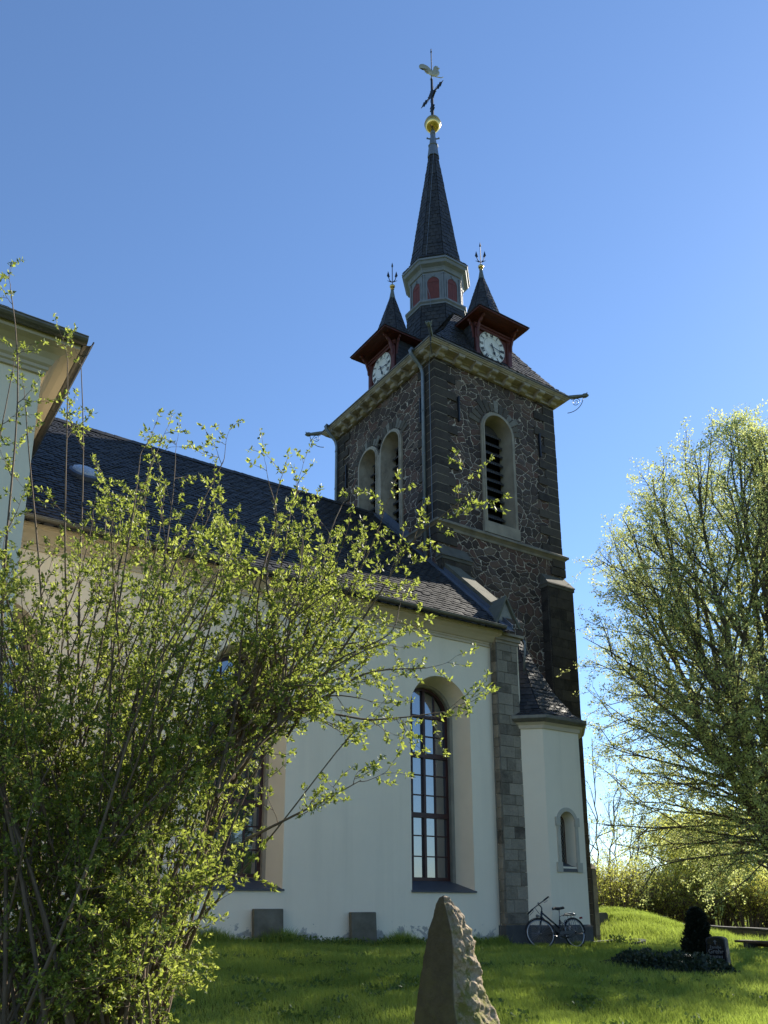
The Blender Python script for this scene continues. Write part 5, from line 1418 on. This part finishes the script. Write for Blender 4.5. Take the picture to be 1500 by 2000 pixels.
# ---- trees and shrubs beyond the churchyard wall
def bareR(f): return float(np.interp(f, [0, .2, .5, .8, 1], [1, 2.2, 3.2, 2.2, .3]))
q = at(1165, 1700, 46)
tree('young_tree', 'slender nearly bare young tree rising behind the church turret', (q.x, q.y, gh(q.x, q.y)), 10.5, bareR, 4, 21, MT['lindleaf'], .05, 1, .8, .6, (.35, .8), .12, 2.0, 1, 'trees beyond the churchyard wall', 'twig', .03, False, 2)
q = at(1215, 1700, 50)
tree('young_tree', 'thin bare tree leaning right beside the linden crown', (q.x, q.y, gh(q.x, q.y)), 8.5, bareR, 3, 23, MT['lindleaf'], .05, 1, .8, .6, (.35, .8), .11, 1.6, 1, 'trees beyond the churchyard wall', 'twig', .03, False, 2, (.10, -.08))
def rndR(f): return float(np.interp(f, [0, .15, .5, .8, 1], [1.5, 3.0, 3.6, 2.6, .4]))
for i, (px, dp, H, lab) in enumerate(((1418, 44, 6.0, 'yellow green tree with a short stout trunk standing beyond the wall'), (1372, 48, 6.6, 'yellow green tree with a slanting dark trunk behind the dwarf conifer'), (1500, 47, 7.0, 'yellow green tree behind the wall at the right edge'), (1320, 54, 6.6, 'small yellow green tree in the gap left of the linden branches'))):
    q = at(px, 1780, dp)
    tree('leafy_tree', lab, (q.x, q.y, gh(q.x, q.y)), H, rndR, 5, 31 + i, MT['hedgeleaf'], .13, 1, .5, .6, (.4, .9), .16, 1.5, .5, 'trees beyond the churchyard wall', 'bark', .08, False, 8)

def hedge_bush(px, dp, rad, H, seed, label):
    global nr
    keep = nr; nr = np.random.default_rng(seed)
    q = at(px, 1790, dp); x, y = q.x, q.y; z = gh(x, y)
    root = thing('hedge_shrub', label, 'shrub', (x, y, z), 'yellow green shrubs behind the churchyard wall'); W = Wood(); LP = []
    for k in range(46):
        az = nr.uniform(0, 6.28); sp = nr.uniform(.15, 1)
        tip = np.array([x + math.cos(az) * rad * sp, y + math.sin(az) * rad * sp, z + H * (1 - .45 * sp ** 2) * nr.uniform(.75, 1.05)])
        b = np.array([x + math.cos(az) * .4, y + math.sin(az) * .4, z]); mid = b + (tip - b) * .4 + [0, 0, H * .25]
        ts = np.linspace(0, 1, 9)[:, None]; pl = (1 - ts) ** 2 * b + 2 * ts * (1 - ts) * mid + ts ** 2 * tip; W.tube(pl, np.linspace(.035, .006, 9), 4)
        for i in range(18):
            q2, t = tang(pl, min(.998, .2 + .8 * (i + nr.random()) / 18)); w_ = walk(q2, side(t, R(nr.uniform(30, 65))), nr.uniform(.4, 1.1), 3, .12, (0, 0, .03)); W.tube(w_, [.009, .006, .004, .002], 3)
            rel = (q2[2] - z) / H; m = int(np.interp(rel, [0, .35, .7, 1], [2, 5, 8, 9]))
            for j in range(m):
                q3, _ = tang(w_, nr.random() * .998); LP.append(q3)
    W.build('stems', MT['stem'], root); leaf_cloud('foliage', LP, .10, MT['hedgeleaf'], root, 1, None, .3, .55, .06, .1)
    nr = keep
for i, a in enumerate(((1135, 43, 2.6, 3.5, 'rounded yellow green shrub directly beside the tower base'), (1192, 42, 2.7, 3.6, 'yellow green shrub with dark arching stems left of the wall gap'), (1250, 44, 2.6, 3.1, 'yellow green shrub with brown twigs over the highest part of the wall'), (1305, 45, 2.7, 3.0, 'brownish twiggy shrub over the step in the wall'),
                       (1352, 43, 2.4, 2.8, 'yellow green shrub directly behind the dwarf conifer'), (1405, 42, 2.4, 2.6, 'yellow green shrub behind the wall above the gravestone'), (1460, 41, 2.4, 2.6, 'yellow green shrub behind the wall above the bench'), (1515, 41, 2.4, 2.7, 'yellow green shrub behind the wall cut by the right edge'))):
    hedge_bush(a[0], a[1], a[2], a[3], 50 + i, a[4])

# far tree line so the horizon is closed
W = Wood(); LP = []
for k in range(260):
    a = R(nr.uniform(-10, 120)); d_ = nr.uniform(150, 190); x, y = math.sin(a) * d_, math.cos(a) * d_; h = nr.uniform(3.0, 7.5)
    W.tube([(x, y, -1), (x, y, h * .6)], [.25, .12], 4)
    m = 240; v = nr.normal(0, 1, (m, 3)); v /= np.linalg.norm(v, axis=1)[:, None]; v *= nr.uniform(.5, 1, m)[:, None] ** .5
    LP.append(np.array([x, y, h * .55]) + v * np.array([5, 5, h * .5]))
fw_ = W.build('distant_woodland', MT['bark'], None); tag(fw_, 'far line of woodland behind the churchyard shrubs', 'woodland', None, 'stuff')
lf = leaf_cloud('foliage', np.concatenate(LP), 1.5, MT['hedgeleaf'], fw_, 1, None, .2, .8, 0, .1)

# ------------------------------------------------------------------ churchyard wall
def yard_wall(p0, p1, z0, z1, label):
    p0 = Vector(p0); p1 = Vector(p1); d = (p1 - p0); L = d.length; d.normalize(); n = Vector((d.y, -d.x))
    if n.dot(-p0) < 0: n = -n
    root = thing('churchyard_wall', label, 'wall', (p0.x, p0.y, gh(p0.x, p0.y)), 'sections of the churchyard wall'); mb = MB()
    z = -.7; zt = (z0 + z1) / 2
    ztf = lambda a: z0 + (z1 - z0) * a / L
    rows = 8
    for r_ in range(rows):
        a = -rnd.random() * .3
        while a < L:
            wd = rnd.uniform(.28, .7); a0 = max(0, a); a1 = min(L, a + wd)
            if a1 - a0 > .05:
                am = (a0 + a1) / 2; h0 = -.7 + (ztf(am) - .08 + .7) * r_ / rows; h1 = -.7 + (ztf(am) - .08 + .7) * (r_ + 1) / rows; pr = rnd.uniform(0, .03)
                c = p0 + d * am + n * (pr / 2 - .2); mb.obox((c.x, c.y, (h0 + h1) / 2), (d.x * ((a1 - a0) / 2 - .008), d.y * ((a1 - a0) / 2 - .008), 0), (n.x * (.2 + pr / 2), n.y * (.2 + pr / 2), 0), (0, 0, (h1 - h0) / 2 - .007))
            a += wd
    mb.build('masonry', MT['ywall'], root)
    mb = MB(); a = 0
    while a < L:
        b = min(L, a + rnd.uniform(.7, 1.1)); za, zb = ztf(a), ztf(b); q0 = p0 + d * (a + .006); q1 = p0 + d * (b - .006)
        o_ = n * .05; i_ = -n * .45; j = rnd.uniform(-.008, .008)
        mb.hexa([(q0.x + o_.x, q0.y + o_.y, za - .08), (q1.x + o_.x, q1.y + o_.y, zb - .08), (q1.x + i_.x, q1.y + i_.y, zb - .08), (q0.x + i_.x, q0.y + i_.y, za - .08),
                 (q0.x + o_.x, q0.y + o_.y, za + j), (q1.x + o_.x, q1.y + o_.y, zb + j), (q1.x + i_.x, q1.y + i_.y, zb + j), (q0.x + i_.x, q0.y + i_.y, za + j)])
        a = b
    mb.build('coping', simple('wall_coping', (.060, .053, .036), (.040, .036, .025), 4, .9, bs=.5), root)
def wp(px, py, dp):
    q = at(px, py, dp); return (q.x, q.y), q.z
a, za = wp(1185, 1789, 37.5); b, zb = wp(1292, 1789.5, 35.5); c, zc = wp(1292, 1802, 35.5); e, ze = wp(1355, 1806, 33.6); e2, ze2 = wp(1355, 1806.5, 33.6); f, zf = wp(1620, 1821, 28.5)
yard_wall(a, b, za, zb, 'higher left section of the churchyard wall below the twiggy shrubs')
yard_wall(c, e, zc, ze, 'lower middle section of the churchyard wall just left of the dwarf conifer')
yard_wall(e2, f, ze2, zf, 'long low section of the churchyard wall running to the right edge')

# bench at right edge
def bench():
    p0 = at(1447, 1846, 24.5); p1 = at(1560, 1846, 22.5); x0, y0 = p0.x, p0.y; d = Vector((p1.x - p0.x, p1.y - p0.y, 0)); L = d.length; d.normalize(); n = Vector((d.y, -d.x, 0)); g_ = gh(x0, y0)
    root = thing('wooden_bench', 'low weathered brown plank bench on stone feet at the right edge', 'bench', (x0, y0, g_))
    zt = CAMZ - 24 * (1835 - 1768) / 1709; c = Vector((x0, y0, 0)) + d * L / 2
    mb = MB(); mb.obox(c + zv * (zt - .03), d * L / 2, n * .20, zv * .03); mb.obox(c + n * -.19 + zv * (zt - .10), d * L / 2, n * .02, zv * .06); mb.build('seat', MT['wood'], root)
    for q in (.18, .85):
        mb = MB(); mb.obox(Vector((x0, y0, 0)) + d * L * q + zv * ((zt - .06 + g_ - .2) / 2), d * .09, n * .16, zv * ((zt - .06 - g_ + .2) / 2)); mb.build('leg', MT['plinth'], root)
bench()

# ------------------------------------------------------------------ grave
GP = gpt(1330, 1908, 9)
def grave():
    # bed between two photo ground points
    a = Vector(gpt(1222, 1898, 9)); b = Vector(gpt(1440, 1906, 9)); 
    stp = gpt(1402, 1890, 9); sx_, sy_ = stp[0], stp[1]; sz = gh(sx_, sy_)
    dv = Vector((sx_, sy_, 0)).length
    vd = Vector((sx_, sy_, 0)).normalized(); lt = Vector((vd.y, -vd.x, 0))
    m_px = 1709 / (sx_ * math.sin(HD) + sy_ * math.cos(HD))      # pixels per metre
    H_ = 58 / m_px; Wd = 33 / m_px
    # stone faces left-front, rotated a little
    fn = (-vd * .93 + lt * -.36).normalized(); fu = Vector((-fn.y, fn.x, 0)); fu = fu if fu.dot(lt) > 0 else -fu
    root = thing('gravestone', 'black granite gravestone with curved top, small cross and grey lettering', 'gravestone', (sx_, sy_, sz))
    c = Vector((sx_, sy_, sz)); hw_ = Wd * .58; th = .16
    out = [(-hw_ * 1.08, -.15), (hw_ * 1.08, -.15), (hw_ * 1.02, H_ * .5), (hw_ * .95, H_ * .90)] + [(hw_ * .95 * math.cos(t), H_ * .90 + H_ * .09 * math.sin(t)) for t in [math.pi * k / 10 for k in range(1, 10)]] + [(-hw_ * .95, H_ * .90), (-hw_ * 1.02, H_ * .5)]
    mb = MB(); mb.prism([c + fu * p + zv * q + fn * 0 for p, q in out], -fn * th); st_ = mb.build('headstone', MT['granite'], root)
    ins = [(p * .86, -.1 if q < 0 else q * .955) for p, q in out]
    mb = MB(); mb.prism([c + fu * p + zv * q - fn * .01 for p, q in ins], fn * .022); mb.build('polished_face', MT['polish'], root)
    mb = MB(); q = c + fn * .016 + zv * H_ * .80; mb.obox(q, fu * .008, fn * .002, zv * H_ * .07); mb.obox(q + zv * H_ * .028, fu * .026, fn * .0025, zv * .007); mb.build('engraved_cross', MT['letter'], root)
    rot = Matrix((fu, zv, fn)).transposed().to_4x4()
    for txt, size, zz in (('Familie', .085, .60), ('Grehr', .125, .445), ('1 9 0 8', .07, .33)):
        if txt == '1 9 0 8':
            mb = MB()
            for row in (.34, .23):
                for k in range(9):
                    mb.obox(c + fn * .016 + fu * (-.115 + k * .028) + zv * H_ * row, fu * (.004 if k % 2 else .008), fn * .002, zv * .022)
            mb.build('worn_lines', MT['letter'], root); continue
        cu = bpy.data.curves.new('lettering', 'FONT'); cu.body = txt; cu.size = size * H_ / .62; cu.align_x = 'CENTER'; cu.extrude = .002
        tmp = bpy.data.objects.new('tmp', cu); COL.objects.link(tmp); dg = bpy.context.evaluated_depsgraph_get(); me = bpy.data.meshes.new_from_object(tmp.evaluated_get(dg)); bpy.data.objects.remove(tmp)
        M_ = Matrix.Translation(c + fn * .014 + zv * H_ * zz) @ rot; me.transform(M_); me.materials.clear(); me.materials.append(MT['letter']); o = bpy.data.objects.new('lettering', me); link(o, root)
    # planted bed in front
    mid = (a + b) / 2; dx = (b - a); L = dx.length; dx.normalize(); dy = Vector((-dx.y, dx.x, 0)); dy = dy if dy.dot(vd) > 0 else -dy
    root2 = thing('grave_bed', 'oblong grave bed of dark glossy ground cover with a low kerb', 'grave', tuple(mid)); mb = MB()
    wd = .95; bc = mid + dy * wd * .45
    for s_ in (-1, 1):
        mb.obox(bc + dy * s_ * wd / 2 + zv * -.03, dx * L / 2, dy * .04, zv * .10); mb.obox(bc + dx * s_ * (L / 2) + zv * -.03, dx * .04, dy * (wd / 2 - .04), zv * .095)
    mb.build('kerb', MT['kerb'], root2)
    n = 9000; u_ = nr.uniform(-1, 1, n); v_ = nr.uniform(-1, 1, n); hmax = .26 * (1 - np.abs(u_) ** 5) * (1 - np.abs(v_) ** 4) + .02 + .035 * np.sin(u_ * 13) * np.cos(v_ * 5)
    P = np.array(bc)[None, :] + np.array(dx)[None, :] * (u_ * (L / 2 + .05))[:, None] + np.array(dy)[None, :] * (v_ * (wd / 2 + .06))[:, None]
    P[:, 2] = ghf(P[:, 0], P[:, 1]) + hmax * nr.uniform(.45, 1.1, n)
    leaf_cloud('ground_cover', P, .060, MT['ivy'], root2, 1, None, .3, .75, .01, .7)
    # bulb leaves in the bed
    m = 260; cc_ = np.array(bc - dx * L * .18); P = cc_ + nr.normal(0, .12, (m, 3)) * [1, 1, 0]; P[:, 2] = ghf(P[:, 0], P[:, 1]) + .1
    leaf_cloud('bulb_leaves', P, .22, MT['weed'], root2, 1, np.tile([0, 0, 2.2], (m, 1)), .1, .1, 0, 1)
    # dwarf conifer
    cpos = c - fu * (34 / m_px) + vd * .22; cz = gh(cpos.x, cpos.y); CH = 106 / m_px
    root3 = thing('dwarf_conifer', 'dense dark columnar dwarf conifer beside the black gravestone', 'conifer', (cpos.x, cpos.y, cz)); n = 26000
    zz = nr.uniform(0, 1, n) ** .9; R_ = np.interp(zz, [0, .15, .45, .5, .62, .9, 1], [.27, .30, .25, .20, .19, .13, .03]) * CH / 1.15; az = nr.uniform(0, 6.28, n)
    bumpy = 1 + .13 * np.sin(az * 5 + zz * 17) + .10 * np.sin(az * 3 - zz * 31); rr = R_ * bumpy * nr.uniform(.5, 1.25, n) ** .6
    P = np.stack([cpos.x + rr * np.cos(az), cpos.y + rr * np.sin(az), cz + zz * CH], 1); D = np.stack([np.cos(az), np.sin(az), np.full(n, .9)], 1) * 1.4
    leaf_cloud('crown', P, .06, MT['conif'], root3, 1, D, .1, .35, .01, .3)
    mb = MB(); mb.tube([(cpos.x, cpos.y, cz - .1), (cpos.x, cpos.y, cz + CH * .9)], [.05, .01], 7); mb.build('trunk', MT['bark'], root3)
grave()

# low black oval ring beside the mound
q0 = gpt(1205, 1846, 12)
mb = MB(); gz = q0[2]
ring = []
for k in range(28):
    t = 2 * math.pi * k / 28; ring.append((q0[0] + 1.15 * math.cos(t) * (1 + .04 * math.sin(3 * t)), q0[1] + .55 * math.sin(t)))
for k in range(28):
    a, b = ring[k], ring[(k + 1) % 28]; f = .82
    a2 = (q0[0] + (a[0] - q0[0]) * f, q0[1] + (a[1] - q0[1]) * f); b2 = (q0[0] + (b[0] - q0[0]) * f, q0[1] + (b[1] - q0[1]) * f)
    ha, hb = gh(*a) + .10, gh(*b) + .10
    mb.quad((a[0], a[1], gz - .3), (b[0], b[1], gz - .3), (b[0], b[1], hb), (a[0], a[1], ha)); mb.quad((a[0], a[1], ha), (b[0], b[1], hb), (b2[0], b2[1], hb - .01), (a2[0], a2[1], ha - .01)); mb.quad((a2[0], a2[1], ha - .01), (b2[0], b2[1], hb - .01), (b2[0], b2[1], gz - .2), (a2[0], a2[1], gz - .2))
o = mb.build('dark_oval_ring', MT['tyre']); tag(o, 'low black oval ring in the grass right of the bicycle', 'edging')

# ------------------------------------------------------------------ grass
def grass():
    xs = []; 
    def patch(n, f):
        P = f(n); return P
    pts = []; hs = []
    # sector in front of the camera, density falls with distance
    def sector(n, r0, r1, a0, a1, h0, h1, pw=1.0):
        r = np.sqrt(nr.uniform(r0 ** 2, r1 ** 2, n)) if pw == 1 else r0 + (r1 - r0) * nr.uniform(0, 1, n) ** pw
        a = np.radians(nr.uniform(a0, a1, n)); x = r * np.sin(a); y = r * np.cos(a)
        pts.append(np.stack([x, y], 1)); hs.append(nr.uniform(h0, h1, n))
    sector(150000, 6.2, 12, 3, 66, .05, .11, 1.0)
    sector(190000, 12, 24, 6, 66, .06, .14, 1.3)
    sector(70000, 22, 40, 40, 66, .05, .13, 1.2)
    # longer blades along the wall foot and on the mound
    n = 17000; x = nr.uniform(3, 14.2, n); pts.append(np.stack([x, 15.9 - np.abs(nr.normal(0, .16, n))], 1)); hs.append(nr.uniform(.05, .32, n) * (.6 + .5 * np.sin(x * 2.1) ** 2))
    n = 45000; pts.append(np.stack([nr.normal(23.3, 1.7, n), nr.normal(20.0, 1.6, n)], 1)); hs.append(nr.uniform(.12, .30, n))
    n = 5000; pts.append(np.stack([nr.uniform(14.6, 17.7, n), 15.25 - np.abs(nr.normal(0, .15, n))], 1)); hs.append(nr.uniform(.06, .2, n))
    P = np.concatenate(pts); h = np.concatenate(hs)
    # clumpiness
    cl = .5 + .5 * np.sin(P[:, 0] * 1.9 + 2 * np.sin(P[:, 1] * 1.3)) * np.cos(P[:, 1] * 2.1 + 1.5 * np.sin(P[:, 0] * .8)); h = h * (.7 + .65 * cl)
    inside = ((P[:, 0] > -8) & (P[:, 0] < 14.4) & (P[:, 1] > 16)) | ((P[:, 0] > 14.2) & (P[:, 0] < 20) & (P[:, 1] > 18.2)) | (((P[:, 0] - 16.02) ** 2 + (P[:, 1] - 16.97) ** 2) < 1.66 ** 2) | ((P[:, 0] < 2.05) & (P[:, 1] > 12.6)) | ((P[:, 0] > 14.2) & (P[:, 0] < 15.1) & (P[:, 1] > 15.75)) | ((P[:, 0] > 19.9) & (P[:, 0] < 22.5) & (P[:, 1] > 19.5) & (P[:, 1] < 19.9))
    P = P[~inside]; h = h[~inside]; n = len(P)
    z = ghf(P[:, 0], P[:, 1]) - .01
    dist = np.hypot(P[:, 0], P[:, 1]); wdt = np.clip(.0035 + dist * .00042, .004, .022) * nr.uniform(.7, 1.3, n)
    a = nr.uniform(0, 2 * np.pi, n); sx, sy = np.cos(a), np.sin(a); lean = nr.uniform(.1, .75, n) * h; la = nr.normal(3.6, 1.2, n)
    lx, ly = np.cos(la) * lean, np.sin(la) * lean
    B = np.stack([P[:, 0], P[:, 1], z], 1)
    S = np.stack([sx * wdt, sy * wdt, np.zeros(n)], 1) / 2
    M = B + np.stack([lx * .3, ly * .3, h * .6], 1); T = B + np.stack([lx, ly, h], 1)
    V = np.stack([B - S, B + S, M + S * .8, M - S * .8, T], 1).reshape(-1, 3); i = np.arange(n) * 5
    F = np.concatenate([np.stack([i, i + 1, i + 2], 1), np.stack([i, i + 2, i + 3], 1), np.stack([i + 3, i + 2, i + 4], 1)])
    va = nr.beta(1.6, 1.6, n)
    big = .5 + .5 * np.sin(P[:, 0] * .7 + 1.1 * np.sin(P[:, 1] * .6)); va = np.clip(va * .75 + big * .25, 0, 1)
    o = np_mesh('grass', V, F, MT['grass'], attr=np.repeat(va, 5)); tag(o, 'fresh spring grass covering the churchyard lawn', 'grass', None, 'stuff')
    # low weeds
    n = 150; a = np.radians(nr.uniform(6, 60, n)); r = nr.uniform(7.5, 15.5, n); cx_, cy_ = r * np.sin(a), r * np.cos(a)
    ok = (cy_ < 15.6); cx_, cy_ = cx_[ok], cy_[ok]; C = np.repeat(np.stack([cx_, cy_], 1), 34, 0) + nr.normal(0, .085, (len(cx_) * 34, 2))
    D = np.zeros((len(C), 3)); D[:, 2] = .6
    P3 = np.stack([C[:, 0], C[:, 1], ghf(C[:, 0], C[:, 1]) + nr.uniform(.02, .10, len(C))], 1)
    # weeds at wall foot
    m = 1500; x = np.concatenate([nr.normal(11.6, .8, m // 2), nr.normal(9.2, .7, m // 2)]); w3 = np.stack([x, 15.75 - np.abs(nr.normal(0, .14, m)), np.zeros(m)], 1); w3[:, 2] = ghf(w3[:, 0], w3[:, 1]) + nr.uniform(0, .2, m)
    w4 = np.stack([nr.normal(17.75, .13, 500), nr.normal(15.5, .14, 500), np.zeros(500)], 1); w4[:, 2] = ghf(w4[:, 0], w4[:, 1]) + nr.uniform(0, .34, 500)
    P3 = np.concatenate([P3, w3, w4])
    o = leaf_cloud('lawn_weeds', P3, .055, MT['weed'], None, 1, np.tile([0, 0, .6], (len(P3), 1)), .3, .6, 0, .4); tag(o, 'low broad leaved weeds scattered through the lawn', 'weeds', None, 'stuff')
grass()
print('done')
